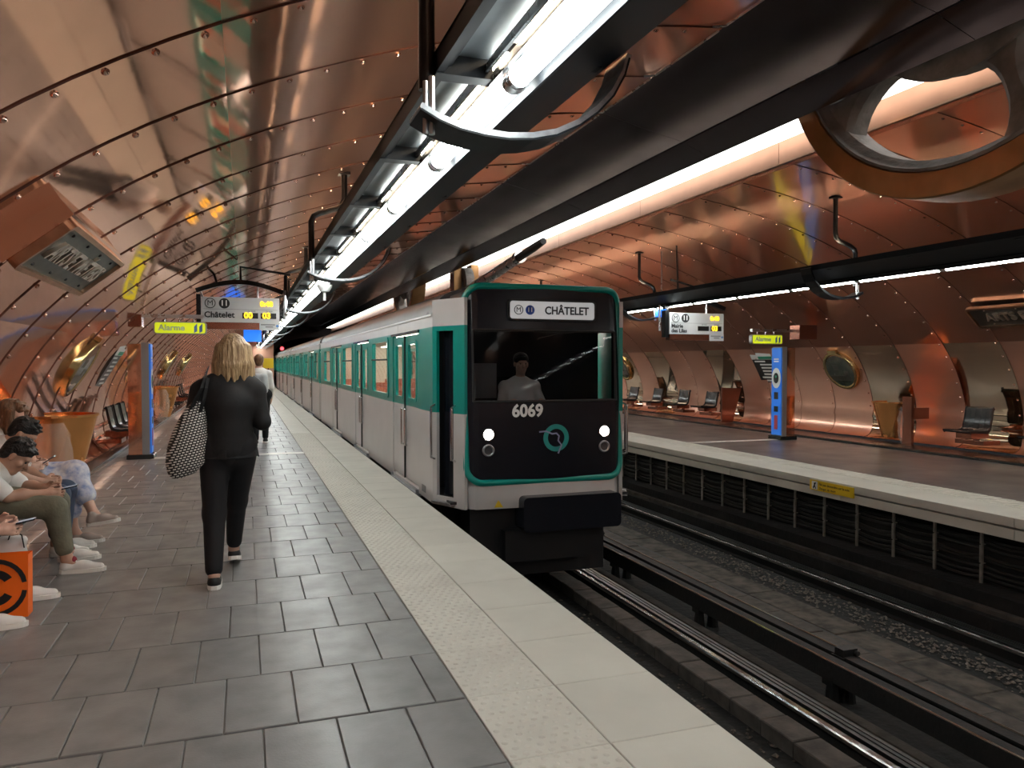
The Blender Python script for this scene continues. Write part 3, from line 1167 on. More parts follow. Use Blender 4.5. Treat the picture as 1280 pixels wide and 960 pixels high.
# ------------------------------------------------------------------ great wheels
def great_wheel(cy, cz, label):
    root = empty('great_wheel', (4.93, cy, cz))
    R, r1, r = 1.80, 1.60, 1.51
    w0, w1 = -0.20, 0.19
    t = MB()
    t.lathe([(r1, w0 + 0.02), (r1 + 0.01, w0), (R - 0.012, w0), (R, w0 + 0.012), (R, w1 - 0.012), (R - 0.012, w1), (r1 + 0.01, w1), (r1, w1 - 0.02)], 72, axis='x')
    t.build('rim', 'wheel_rim', root, smooth=True)
    t = MB()
    t.lathe([(r1 - 0.001, w0 + 0.01), (r1 - 0.025, w0 + 0.005), (r1 - 0.03, w0 + 0.03), (r + 0.05, w0 + 0.04), (r, w0 + 0.09),
             (r, w1 - 0.09), (r + 0.05, w1 - 0.04), (r1 - 0.03, w1 - 0.03), (r1 - 0.025, w1 - 0.005), (r1 - 0.001, w1 - 0.01)], 72, axis='x')
    t.build('felloe', 'wheel_grey', root, smooth=True)
    for k in range(5):
        a = math.radians(-109) + k * 2 * PI / 5
        t = MB()
        ca, sa = math.cos(a), math.sin(a)
        n = 9
        ring = []
        for i in range(n):
            u = i / (n - 1)
            rr = 0.85 + (1.54 - 0.85) * u
            hw = 0.095 + 0.15 * (abs(u - 0.5) * 2) ** 2.5
            for (du, dx) in ((-hw, w0 + 0.13), (-hw + 0.05, w0 + 0.08), (hw - 0.05, w0 + 0.08), (hw, w0 + 0.13), (hw, w1 - 0.12), (-hw, w1 - 0.12)):
                ring.append((dx, rr * ca - du * sa, rr * sa + du * ca))
        fs = []
        for i in range(n - 1):
            for q in range(6):
                q2 = (q + 1) % 6
                fs.append((i * 6 + q, i * 6 + q2, i * 6 + 6 + q2, i * 6 + 6 + q))
        t.add(ring, fs)
        t.build('spoke', 'wheel_grey', root, smooth=True)
    t = MB()
    t.lathe([(0.0005, w0 - 0.02), (0.60, w0 - 0.02), (0.88, w0 + 0.01), (0.95, w0 + 0.05), (0.95, w0 + 0.09), (0.90, w0 + 0.12), (0.90, w1 - 0.12), (0.60, w1), (0.0005, w1)], 48, axis='x')
    t.build('hub', 'wheel_grey', root, smooth=True)
    t = MB()
    t.tube([(-0.33, 0, 0), (0.67, 0, 0)], 0.12, 16)
    t.build('axle', 'bare_steel', root, smooth=True)
    tag(root, label, 'wheel')
    return root


great_wheel(4.15, 4.50, 'huge spoked wheel with a golden brown rim, over the tracks in front of the train')
great_wheel(24.2, 4.50, 'huge dark spoked wheel hanging above the roof of the train')

# connecting rod of the ceiling machinery
root = empty('connecting_rod', (5.0, 17.6, 3.12))
t = MB()
p0, p1 = Vector((0, -0.1, 0.10)), Vector((0, -4.4, 0.50))
t.tube([p0, p0.lerp(p1, 0.82)], [0.13, 0.10], 16)
t.build('rod', 'bare_steel', root, smooth=True)
t = MB()
t.tube([p0.lerp(p1, 0.80), p0.lerp(p1, 0.84)], 0.125, 16)
t.build('collar', 'chrome', root, smooth=True)
t = MB()
t.tube([p0.lerp(p1, 0.84), p1, p1 + Vector((0, -0.5, 0.05))], [0.075, 0.075, 0.06], 14)
t.build('shaft', 'black_metal', root, smooth=True)
t = MB()
t.lathe([(0.42, -0.10), (0.42, 0.10), (0.20, 0.10), (0.20, -0.10), (0.42, -0.10)], 36, (0, 0.15, 0.25), 'x')
t.build('big_end', 'wheel_grey', root)
t = MB()
t.box(-0.30, -0.12, 0.1, 0.5, -0.05, 0.75)
t.box(0.12, 0.30, 0.1, 0.5, -0.05, 0.75)
t.build('bearing_block', 'wheel_rim', root)
tag(root, 'thick slanting steel rod with a collar, hanging above the front of the train', 'rod')


# ------------------------------------------------------------------ strip lights over the platform edges
def light_rail(mx, label, y0, y1, hoop_mat='galvanised'):
    """mx maps the section's x; the section is drawn for the near platform."""
    root = empty('strip_light', (mx(1.0), y0, 2.6))
    ox, oz = mx(1.0), 2.6
    L = y1 - y0

    def X(x):
        return mx(x) - ox

    def B(t, xa, xb, za, zb, a=0.0, b=None):
        xa, xb = sorted((X(xa), X(xb)))
        t.box(xa, xb, a, L if b is None else b, za - oz, zb - oz)
    t = MB()
    B(t, 0.700, 0.730, 2.615, 2.70)
    B(t, 0.745, 0.757, 2.64, 2.70)
    t.build('side_rail', 'dark_metal', root)
    t = MB()
    B(t, 0.70, 0.905, 2.685, 2.70)
    t.build('tray', 'tray_grey', root)
    t = MB()
    B(t, 0.893, 0.908, 2.635, 2.665)
    B(t, 0.926, 0.940, 2.605, 2.64)
    t.build('reflector_strip', 'bare_steel', root)
    t = MB()
    pts = [(0.955, 2.66), (0.99, 2.67), (1.06, 2.655), (1.09, 2.61), (1.10, 2.61), (1.08, 2.68), (0.99, 2.70), (0.955, 2.68)]
    t.prism([(X(p[0]), p[1] - oz) for p in pts], 'y', 0.0, L)
    t.build('reflector', 'dark_metal', root)
    t = MB()
    pts = [(1.10, 2.63), (1.44, 2.74), (1.46, 2.80), (1.10, 2.72)]
    t.prism([(X(p[0]), p[1] - oz) for p in pts], 'y', 0.0, L)
    t.build('wing', 'dark_metal', root)
    t = MB()
    B(t, 1.076, 1.086, 2.572, 2.63)
    t.build('side_lip', 'dark_metal', root)
    t = MB()
    B(t, 0.945, 0.952, 2.70, 2.88)
    B(t, 1.048, 1.055, 2.70, 2.88)
    t.build('uplight_shield', 'dark_metal', root)  # added walls, shaped to keep the upward light in a narrow beam
    M = 1.29
    tube_me = MB()
    tube_me.tube([(0, 0.05, 0), (0, M - 0.05, 0)], 0.042, 14)
    tm = tube_me.mesh('lamp_tube', 'tube_light', True)
    up_me = MB()
    up_me.box(-0.035, 0.035, 0.06, M - 0.06, -0.012, 0.0)
    um = up_me.mesh('uplight_strip', 'uplight')
    cap_me = MB()
    cap_me.tube([(0, -0.045, 0), (0, 0.045, 0)], 0.046, 14)
    cap_me.tube([(0, -0.02, 0), (0, 0.02, 0)], 0.050, 14)
    cm = cap_me.mesh('tube_socket', 'bare_steel', True)
    rib = MB()
    xa, xb = sorted((X(0.700), X(0.925)))
    rib.box(xa, xb, -0.04, 0.04, 2.61 - oz, 2.69 - oz)
    xa, xb = sorted((X(0.90), X(1.40)))
    rib.box(xa, xb, -0.03, 0.03, 2.72 - oz, 2.80 - oz)
    rm = rib.mesh('crossbar', 'dark_metal')
    yy = 2.83 - y0 - M * math.floor((2.83 - y0) / M)
    while yy < L - M:
        link('lamp_tube', tm, root, (0, yy, 0))
        link('uplight_strip', um, root, (X(1.0), yy, 2.725 - oz))
        link('tube_socket', cm, root, (0, yy, 0))
        link('crossbar', rm, root, (0, yy + 0.10, 0))
        yy += M
    # hangers: pipe from the vault, and the hoop that carries the tray
    yy = 2.95 - y0 - 5.45 * math.floor((2.95 - y0) / 5.45)
    pipe, hoop, rod = MB(), MB(), MB()
    xt = 1.02
    zt = vault_z(mx(xt))
    pipe.tube([(X(0.675), 0, 2.56 - oz), (X(0.675), 0, 3.00 - oz), (X(0.70), 0, 3.06 - oz), (X(0.77), 0, 3.10 - oz), (X(0.95), 0, 3.16 - oz),
               (X(xt - 0.02), 0, 3.20 - oz), (X(xt), 0, 3.26 - oz), (X(xt), 0, zt - oz)], 0.032, 10)
    pipe.box(X(xt) - 0.06, X(xt) + 0.06, -0.06, 0.06, zt - oz - 0.03, zt - oz)
    rod.tube([(X(0.685), -0.04, 2.38 - oz), (X(0.685), -0.04, 2.60 - oz)], 0.013, 8)
    rod.tube([(X(0.66), -0.04, 2.38 - oz), (X(0.66), -0.04, 2.58 - oz)], 0.010, 8)
    cxh, rad = 1.07, 0.45
    path = []
    for hx, hz in ((0.63, 2.47), (0.70, 2.435), (0.78, 2.41), (0.88, 2.395), (0.98, 2.39), (1.08, 2.40), (1.18, 2.425), (1.28, 2.475), (1.36, 2.535), (1.43, 2.61), (1.48, 2.70), (1.50, 2.77)):
        path.append((X(hx), 0, hz - oz))
    hoop.ribbon(path, 0.20, 0.022, (0, 1, 0))
    hoop2 = MB()
    hoop2.ribbon([(p[0], p[1], p[2] - 0.016) for p in path], 0.205, 0.008, (0, 1, 0))
    pm_, hm_, rm_, h2_ = pipe.mesh('hanger_pipe', 'black_metal', True), hoop.mesh('hoop', hoop_mat), rod.mesh('tie_rod', 'bare_steel', True), hoop2.mesh('hoop_edge', 'dark_metal')
    while yy < L:
        link('hanger_pipe', pm_, root, (0, yy, 0))
        h = link('hoop', hm_, root, (0, yy, 0))
        link('hoop_edge', h2_, h)
        link('tie_rod', rm_, root, (0, yy, 0))
        yy += 5.45
    tag(root, label, 'light')
    return root


light_rail(lambda x: x, 'long fluorescent strip light with grey tray and hoops, above the near platform edge', Y_BACK + 0.5, Y_END - 1)
light_rail(lambda x: 8.55 - x, 'long dark strip light on curved hangers above the opposite platform', Y_BACK + 0.5, Y_END - 1, 'black_metal')

# ================================================================== the train
TX = 3.10                      # track centre
HW = 1.15                      # half width of the cars
Z_SK, Z_BELT, Z_EAVE, Z_BAND = -0.04, 0.97, 1.91, 2.04


def holed_wall(mb, x, out, y0, y1, z0, z1, holes, th=0.05, mi=0):
    """Wall in the plane x with rectangular holes (ya, yb, za, zb); out = -1 / +1 outward direction."""
    ys = sorted(set([y0, y1] + [min(max(h[i], y0), y1) for h in holes for i in (0, 1)]))
    zs = sorted(set([z0, z1] + [min(max(h[i], z0), z1) for h in holes for i in (2, 3)]))
    xi = x - out * th

    def solid(i, j):
        if i < 0 or j < 0 or i >= len(ys) - 1 or j >= len(zs) - 1:
            return False
        cy, cz = (ys[i] + ys[i + 1]) / 2, (zs[j] + zs[j + 1]) / 2
        return not any(h[0] < cy < h[1] and h[2] < cz < h[3] for h in holes)
    for i in range(len(ys) - 1):
        for j in range(len(zs) - 1):
            if not solid(i, j):
                continue
            a, b, c, d = ys[i], ys[i + 1], zs[j], zs[j + 1]
            mb.add([(x, a, c), (x, b, c), (x, b, d), (x, a, d)], [(0, 1, 2, 3)], mi)
            mb.add([(xi, a, c), (xi, b, c), (xi, b, d), (xi, a, d)], [(3, 2, 1, 0)], mi)
            for (di, dj, p, q) in ((-1, 0, (a, c), (a, d)), (1, 0, (b, c), (b, d)), (0, -1, (a, c), (b, c)), (0, 1, (a, d), (b, d))):
                if not solid(i + di, j + dj):
                    mb.add([(x, p[0], p[1]), (x, q[0], q[1]), (xi, q[0], q[1]), (xi, p[0], p[1])], [(0, 1, 2, 3)], mi)


def roof_line(hw, z0, top, n=16):
    pts = []
    for i in range(n + 1):
        a = PI * i / n
        pts.append((-hw * math.copysign(abs(math.cos(a)) ** 0.6, math.cos(a)), z0 + (top - z0) * math.sin(a) ** 0.75))
    return pts


def make_window(root, s, ya, yb, za, zb):
    """Framed window with a divider and glass, on side s (-1 left, +1 right)."""
    xo = s * HW
    fr = MB()
    ring_panel(rounded_rect(ya - 0.045, yb + 0.045, za - 0.045, zb + 0.045, 0.07), rounded_rect(ya + 0.015, yb - 0.015, za + 0.015, zb - 0.015, 0.06),
               lambda u, w, d: (xo + s * (0.012 - 0.03 * d), u, w), mb=fr)
    w = fr.build('window', 'train_green', root)
    g = MB()
    g.box(min(xo - s * 0.02, xo - s * 0.026), max(xo - s * 0.02, xo - s * 0.026), ya, yb, za, zb)
    g.build('pane', 'glass', w)
    if yb - ya > 0.9:
        b = MB()
        b.box(xo - 0.022 - (0.01 if s > 0 else 0), xo + 0.012, ya, yb, za + 0.63 * (zb - za), za + 0.66 * (zb - za))
        b.build('transom', 'rubber', w)
    return w


_door_cache = {}


def make_door(root, s, ya, yb, latch):
    """One sliding leaf: white below the belt, green above, with a window."""
    w = round(yb - ya, 3)
    key = (w, s)
    z0, z1 = 0.03, 1.86
    wa, wb, za, zb = 0.20 * w, 0.80 * w, 1.06, 1.76
    if key not in _door_cache:
        t = MB()
        holed_wall(t, 0.0, s, 0.0, w, z0, Z_BELT, [], 0.035, 0)
        holed_wall(t, 0.0, s, 0.0, w, Z_BELT, z1, [(wa, wb, za, zb)], 0.035, 1)
        fr = MB()
        ring_panel(rounded_rect(wa - 0.03, wb + 0.03, za - 0.03, zb + 0.03, 0.08), rounded_rect(wa + 0.012, wb - 0.012, za + 0.012, zb - 0.012, 0.07),
                   lambda u, q, d: (s * (0.008 - 0.02 * d), u, q), mb=fr)
        g = MB()
        g.box(min(-s * 0.015, -s * 0.021), max(-s * 0.015, -s * 0.021), wa, wb, za, zb)
        seal = MB()
        seal.box(-0.02, 0.006, -0.012, 0.012, z0, z1) if s < 0 else seal.box(-0.006, 0.02, -0.012, 0.012, z0, z1)
        h = MB()
        xh = s * 0.035
        h.tube([(0, 0, 0.46), (xh, 0, 0.46), (xh, 0, 0.48), (xh, 0, 0.90), (xh, 0, 0.92), (0, 0, 0.92)], 0.012, 8)
        _door_cache[key] = (t.mesh('door', ['train_white', 'train_green']), fr.mesh('door_window', 'train_green'), g.mesh('pane', 'glass'),
                            seal.mesh('door_seal', 'rubber'), h.mesh('handle', 'chrome', True))
    me, fm, gm, sm, hm = _door_cache[key]
    d = link('door', me, root, (s * (HW - 0.012), ya, 0))
    link('door_window', fm, d)
    link('pane', gm, d)
    link('door_seal', sm, d, (0, 0 if latch == 'a' else w, 0))
    link('handle', hm, d, (0, 0.10 if latch == 'a' else w - 0.10, 0))
    return d


def car_body(root, y0, y1, doors, windows, cab=False):
    for s in (-1, 1):
        holes = [(a, b, 0.0, 1.88) for a, b in doors]
        whole = [(a, b, 1.06, 1.84) for a, b in windows]
        t = MB()
        holed_wall(t, s * HW, s, y0, y1, Z_SK, Z_BELT, holes)
        t.build('lower_panel', 'train_white', root)
        t = MB()
        holed_wall(t, s * HW, s, y0, y1, Z_BELT, Z_EAVE, holes + whole)
        t.build('upper_panel', 'train_green', root)
        t = MB()
        t.box(min(s * HW, s * (HW - 0.05)), max(s * HW, s * (HW - 0.05)), y0, y1, Z_EAVE, Z_BAND)
        for yj in np.arange(y0 + 2.0, y1, 2.4):
            t.box(min(s * (HW + 0.002), s * HW), max(s * (HW + 0.002), s * HW), yj, yj + 0.012, Z_EAVE, Z_BAND)
        t.box(min(s * (HW + 0.015), s * HW), max(s * (HW + 0.015), s * HW), y0, y1, Z_BAND - 0.012, Z_BAND + 0.012)
        t.build('roof_band', 'train_white', root)
        for a, b in windows:
            make_window(root, s, a, b, 1.06, 1.84)
        for a, b in doors:
            m = (a + b) / 2
            make_door(root, s, a + 0.01, m - 0.004, 'b')
            make_door(root, s, m + 0.004, b - 0.01, 'a')
            t = MB()
            x0, x1 = sorted((s * (HW - 0.03), s * (HW + 0.035)))
            t.box(x0, x1, a - 0.02, b + 0.02, -0.075, -0.045)
            t.box(x0, x1, a, a + 0.03, -0.045, 0.0)
            t.box(x0, x1, b - 0.03, b, -0.045, 0.0)
            t.build('door_step', 'galvanised', root)
            t = MB()
            x0, x1 = sorted((s * (HW - 0.01), s * (HW + 0.02)))
            t.box(x0, x1, a - 0.05, b + 0.05, 1.875, 1.905)
            t.build('door_gutter', 'train_black', root)
    t = MB()
    pts = roof_line(HW - 0.02, Z_BAND, 2.39)
    t.prism(pts, 'y', y0, y1)
    t.build('roof', 'train_roof', root, smooth=True)
    t = MB()
    t.box(-HW + 0.06, HW - 0.06, y0, y1, -0.02, 0.02)
    t.build('interior_floor', 'interior_floor', root)
    t = MB()
    t.box(-HW + 0.06, HW - 0.06, y0, y1, 1.97, 2.0)
    t.box(-HW + 0.06, HW - 0.06, y1 - 0.04, y1 - 0.01, 0, 2.0)
    t.build('interior_lining', 'interior', root)
    for x in (-0.5, 0.5):
        t = MB()
        t.box(x - 0.06, x + 0.06, y0 + 0.6, y1 - 0.3, 1.945, 1.969)
        t.build('ceiling_lamp', 'car_lamp', root)
    # seats back to back between the doors, and poles by the doors
    for a, b in windows:
        if b - a < 0.9:
            continue
        for xs in (-0.68, 0.68):
            t = MB()
            m = (a + b) / 2
            for d in (-1, 1):
                t.box(xs - 0.38, xs + 0.38, *sorted((m + d * 0.10, m + d * 0.52)), 0.36, 0.45)
                t.box(xs - 0.38, xs + 0.38, *sorted((m + d * 0.03, m + d * 0.10)), 0.36, 1.12)
            t.build('bench', 'seat_red', root)
    for a, b in doors:
        t = MB()
        m = (a + b) / 2
        t.tube([(0, m, 0.02), (0, m, 1.97)], 0.018, 8)
        for xs in (-0.75, 0.75):
            t.tube([(xs, a - 0.05, 0.02), (xs, a - 0.05, 1.97)], 0.016, 8)
        t.build('grab_pole', 'chrome', root, smooth=True)
    t = MB()
    t.box(-0.98, 0.98, y0 + 0.3, y1 - 0.2, -0.62, -0.04)
    t.build('underframe', 'train_under', root)
    for yb in (y0 + 2.2, y1 - 2.0):
        for yw in (-0.9, 0.9):
            for s in (-1, 1):
                t = MB()
                t.lathe([(0.0005, -0.13), (0.20, -0.13), (0.40, -0.13), (0.46, -0.10), (0.46, 0.10), (0.40, 0.13), (0.0005, 0.13)], 26, (s * 0.90, yb + yw, -0.62), 'x')
                t.build('tyre', 'rubber', root, smooth=True)


# ------------------------------------------------------------------ lead car
YF, YB_ = 7.72, 8.28           # front face, bend where the cab starts to taper
FW = 0.905                     # half width of the front
lead = empty('train_car', (TX, 0, 0))
LD = [(9.0, 10.68), (12.92, 14.56), (16.72, 18.52)]
LW = [(11.05, 12.45), (14.95, 16.38), (18.95, 20.35)]
car_body(lead, YB_, 21.4, LD, LW)
tag(lead, 'green and white leading metro car with a black front and lit headlamps', 'train car', 'cars of the metro train')

# tapering cab sides; left has the recessed dark cab door
for s in (-1, 1):
    A = Vector((s * HW, YB_, 0))
    B = Vector((s * (FW + 0.02), YF + 0.06, 0))

    def cab_piece(u0, u1, z0, z1, m, name, th=0.04, out=0.0):
        P = A.lerp(B, u0)
        Q = A.lerp(B, u1)
        d = (Q - P).normalized()
        n = Vector((d.y, -d.x, 0))
        if n.x * s < 0:
            n = -n
        vs = []
        for z in (z0, z1):
            for p, o in ((P, out), (Q, out), (Q, out - th), (P, out - th)):
                q = p + n * o
                vs.append((q.x, q.y, z))
        t = MB()
        t.add(vs, [(3, 2, 1, 0), (4, 5, 6, 7), (0, 1, 5, 4), (1, 2, 6, 5), (2, 3, 7, 6), (3, 0, 4, 7)])
        return t.build(name, m, lead)
    cab_piece(0, 0.13, Z_SK, Z_BELT, 'train_white', 'cab_panel')
    cab_piece(0, 0.13, Z_BELT, Z_EAVE, 'train_green', 'cab_panel')
    cab_piece(0.66, 1.0, Z_SK, Z_BELT, 'train_white', 'cab_panel')
    cab_piece(0.66, 1.0, Z_BELT, Z_EAVE, 'train_green', 'cab_panel')
    cab_piece(0.13, 0.66, Z_SK, 0.06, 'train_white', 'cab_sill')
    cab_piece(0.13, 0.66, 1.86, Z_EAVE, 'train_green', 'cab_panel')
    cab_piece(0, 1.0, Z_EAVE, 2.20, 'train_white', 'cab_cornice')
    dr = cab_piece(0.13, 0.66, 0.06, 1.86, 'train_black', 'cab_door', 0.03, -0.11)
    for u in (0.08, 0.72):
        P = A.lerp(B, u)
        o = Vector((s * 0.05, -0.03, 0))
        t = MB()
        t.tube([P + Vector((0, 0, 0.46)), P + o + Vector((0, 0, 0.48)), P + o + Vector((0, 0, 0.52)), P + o + Vector((0, 0, 1.0)), P + o + Vector((0, 0, 1.03)), P + Vector((0, 0, 1.06))], 0.014, 8)
        t.build('handrail', 'chrome', lead, smooth=True)
    P, Q = A.lerp(B, 0.10), A.lerp(B, 0.70)
    t = MB()
    t.add([(P.x, P.y, -0.02), (Q.x, Q.y, -0.02), (Q.x + s * 0.06, Q.y - 0.03, -0.02), (P.x + s * 0.06, P.y - 0.03, -0.02),
           (P.x, P.y, 0.01), (Q.x, Q.y, 0.01), (Q.x + s * 0.06, Q.y - 0.03, 0.01), (P.x + s * 0.06, P.y - 0.03, 0.01)],
          [(3, 2, 1, 0), (4, 5, 6, 7), (0, 1, 5, 4), (1, 2, 6, 5), (2, 3, 7, 6), (3, 0, 4, 7)])
    t.build('cab_step', 'galvanised', lead)


def front_plan(off=0.0, n=18, r=0.16):
    """Gently bowed front edge with rounded corners, from left to right: (x, y)."""
    pts = []
    for i in range(n + 1):
        u = -1 + 2 * i / n
        x = u * (FW + off)
        y = YF - off + 0.045 * u * u + 0.10 * max(0, (abs(u) - 0.88) / 0.12) ** 2
        pts.append((x, y))
    return pts


# white apron below the mask
t = MB()
pl = front_plan(0.0)
zs = [(Z_SK + 0.0, 0.0), (0.05, 0.008), (0.15, 0.008), (0.30, -0.012)]
rows = []
for z, o in zs[:4]:
    rows.append([(x * (1 + o), y - o, z) for x, y in pl])
n = len(pl)
vs = [p for r_ in rows for p in r_]
t.add(vs, [(r_ * n + i, r_ * n + i + 1, (r_ + 1) * n + i + 1, (r_ + 1) * n + i) for r_ in range(len(rows) - 1) for i in range(n - 1)])
t.build('apron', 'train_white', lead, smooth=True)
# black front mask with the windscreen opening, following the bow
MX, MZ0, MZ1 = FW - 0.005, 0.24, 2.33
WX, WZ0, WZ1 = FW - 0.075, 1.10, 1.86


def bow_y(x):
    u = x / FW
    return YF + 0.045 * u * u + 0.05 * max(0, (abs(u) - 0.88) / 0.12) ** 2


def lean(z):
    return 0.10 * max(0.0, z - 1.0) ** 1.3 * 0.6


outer = rounded_rect(-MX, MX, MZ0, MZ1, 0.17, 8)
t = MB()
xs = sorted(set([-MX + 2 * MX * i / 28 for i in range(29)] + [-WX, WX]))


def mask_z(x):
    r = 0.17
    d = abs(x) - (MX - r)
    if d <= 0:
        return MZ0, MZ1
    q = r - math.sqrt(max(0, r * r - d * d))
    return MZ0 + q, MZ1 - q


for a, b in zip(xs[:-1], xs[1:]):
    za0, za1 = mask_z(a)
    zb0, zb1 = mask_z(b)
    inside = a >= -WX - 1e-6 and b <= WX + 1e-6
    spans = [((za0, zb0), (WZ0, WZ0)), ((WZ1, WZ1), (za1, zb1))] if inside else [((za0, zb0), (za1, zb1))]
    for (lo_, hi_) in spans:
        m_ = 5
        for k in range(m_):
            f0, f1 = k / m_, (k + 1) / m_
            q = []
            for (x, i, f) in ((a, 0, f0), (b, 1, f0), (b, 1, f1), (a, 0, f1)):
                z = lo_[i] + (hi_[i] - lo_[i]) * f
                q.append((x, bow_y(x) + lean(z) - 0.005, z))
            t.add(q, [(0, 1, 2, 3)])
t.build('front_mask', 'train_black', lead, smooth=True)
# windscreen
t = MB()
gx = [-WX + 2 * WX * i / 12 for i in range(13)]
for a, b in zip(gx[:-1], gx[1:]):
    t.add([(a, bow_y(a) + lean(WZ0) + 0.012, WZ0), (b, bow_y(b) + lean(WZ0) + 0.012, WZ0), (b, bow_y(b) + lean(WZ1) + 0.012, WZ1), (a, bow_y(a) + lean(WZ1) + 0.012, WZ1)], [(0, 1, 2, 3)])
ws = t.build('windscreen', 'glass_dark', lead)
tag(ws, 'wide dark windscreen')
t = MB()
fr = [(x, bow_y(x) + lean(z) - 0.004, z) for x, z in [(u, WZ0) for u in gx] + [(u, WZ1) for u in reversed(gx)]]
t.tube(fr + [fr[0]], 0.016, 6)
t.build('windscreen_seal', 'rubber', lead, smooth=True)
t = MB()
t.tube([(0.30, bow_y(0.3) - 0.02 + lean(1.85), 1.84), (0.10, bow_y(0.1) - 0.022 + lean(1.8), 1.82), (-0.12, bow_y(-.12) - 0.02 + lean(1.74), 1.77)], 0.006, 6)
t.build('wiper', 'black_metal', lead)
# green border tube round the mask
t = MB()
path = [(x, bow_y(x) + lean(z) - 0.005, z) for x, z in outer]
t.tube(path + [path[0]], 0.036, 10, cap=False)
t.build('front_border', 'train_green', lead, smooth=True)
# roof hood at the front
t = MB()
sec0 = [(x, bow_y(x) + lean(z) + 0.02, z) for x, z in [(-MX, 1.95), (-MX, 2.12), (-MX + 0.06, 2.26), (-MX + 0.18, 2.335), (0, 2.345), (MX - 0.18, 2.335), (MX - 0.06, 2.26), (MX, 2.12), (MX, 1.95)]]
sec1 = [(x, 8.6, z) for x, z in [(-HW, 1.95), (-HW, 2.06), (-HW + 0.12, 2.24), (-HW + 0.4, 2.36), (0, 2.39), (HW - 0.4, 2.36), (HW - 0.12, 2.24), (HW, 2.06), (HW, 1.95)]]
n = len(sec0)
t.add(sec0 + sec1, [(i, i + 1, n + i + 1, n + i) for i in range(n - 1)])
t.build('front_hood', 'train_roof', lead, smooth=True)
# cab room
t = MB()
t.box(-HW + 0.10, HW - 0.10, 8.9, 8.94, 0.0, 2.1)
t.box(-HW + 0.10, HW - 0.10, 7.9, 8.94, 0.0, 0.03)
t.box(-HW + 0.25, HW - 0.25, 7.95, 8.94, 2.0, 2.03)
t.box(-0.80, 0.80, 7.83, 8.12, 0.85, 1.06)
t.build('cab_room', 'cab_inside', lead)
t = MB()
t.box(-0.72, -0.35, 8.55, 8.7, 1.1, 1.5)
t.build('cab_cabinet', 'sign_line', lead)
t = MB()
t.box(-0.38, 0.12, 8.62, 8.70, 0.6, 1.35)
t.box(-0.38, 0.12, 8.30, 8.70, 0.52, 0.60)
t.build('driver_seat', 'rubber', lead)
# destination box, number, emblem
yd = bow_y(0) + lean(2.1) - 0.02
db = MB()
db.prism(rounded_rect(-0.43, 0.56, 1.985, 2.175, 0.03, 4), 'y', yd - 0.012, yd + 0.03)
dest = db.build('destination_panel', 'dest_panel', lead)
ring_panel_mb = MB()
ring_panel(rounded_rect(-0.45, 0.58, 1.965, 2.195, 0.04, 4), rounded_rect(-0.43, 0.56, 1.985, 2.175, 0.03, 4), lambda u, w, d: (u, yd - 0.02 + 0.04 * d, w), mb=ring_panel_mb)
ring_panel_mb.build('destination_frame', 'rubber', dest)
text('CHÂTELET', 0.118, 'letter_dark', dest, (-0.03, yd - 0.014, 2.075), FACE_CAM, align='LEFT', sx=0.92, bold=0.003)
text('M', 0.075, 'letter_dark', dest, (-0.33, yd - 0.014, 2.08), FACE_CAM, align='CENTER')
t = MB()
ring_panel([(-0.33 + 0.052 * math.cos(a), 2.08 + 0.052 * math.sin(a)) for a in np.linspace(0, 2 * PI, 24, False)],
           [(-0.33 + 0.044 * math.cos(a), 2.08 + 0.044 * math.sin(a)) for a in np.linspace(0, 2 * PI, 24, False)], lambda u, w, d: (u, yd - 0.016 + 0.004 * d, w), mb=t)
t.build('emblem_ring', 'letter_dark', dest)
t = MB()
t.lathe([(0.0005, yd - 0.015), (0.052, yd - 0.015), (0.052, yd - 0.012)], 24, (-0.20, 0, 2.08), 'y')
t.build('line_disc', 'letter_blue', dest)
text('11', 0.07, 'letter_white', dest, (-0.20, yd - 0.018, 2.08), FACE_CAM, align='CENTER')
text('6069', 0.185, 'letter_white', lead, (-0.42, bow_y(-0.3) - 0.012, 0.995), FACE_CAM, name='car_number', sx=0.96, bold=0.006)
lg = MB()
lx, lz, ly = 0.085, 0.70, bow_y(0.1) - 0.012
lg.lathe([(0.148, 0.0), (0.148, -0.006), (0.098, -0.006), (0.098, 0.0)], 36, (lx, ly, lz), 'y')
em = lg.build('emblem', 'logo_green', lead)
t = MB()
t.ribbon([(lx - 0.20, ly - 0.012, lz + 0.07), (lx - 0.12, ly - 0.012, lz + 0.075), (lx - 0.05, ly - 0.012, lz + 0.045), (lx + 0.0, ly - 0.012, lz + 0.05), (lx + 0.03, ly - 0.012, lz + 0.02),
          (lx + 0.02, ly - 0.012, lz - 0.03), (lx + 0.06, ly - 0.012, lz - 0.08), (lx + 0.02, ly - 0.012, lz - 0.17)], 0.004, 0.016, (0, 1, 0))
t.build('swoosh', 'logo_lilac', em)
for xs in (-0.70, 0.70):
    y_ = bow_y(xs)
    t = MB()
    t.lathe([(0.0005, -0.03), (0.035, -0.028), (0.056, -0.018)], 20, (xs * 0.965, y_, 0.755), 'y')
    h = t.build('headlamp', 'headlamp', lead, smooth=True)
    t = MB()
    t.lathe([(0.056, -0.018), (0.066, -0.02), (0.070, 0.0)], 20, (xs * 0.965, y_, 0.755), 'y')
    t.build('bezel', 'chrome', h, smooth=True)
    t = MB()
    t.lathe([(0.0005, -0.012), (0.045, -0.014)], 20, (xs * 0.965, y_, 0.585), 'y')
    h = t.build('marker_lamp', 'lamp_off', lead, smooth=True)
    t = MB()
    t.lathe([(0.045, -0.014), (0.056, -0.024), (0.066, -0.018), (0.068, 0.0)], 20, (xs * 0.965, y_, 0.585), 'y')
    t.build('bezel', 'galvanised', h, smooth=True)
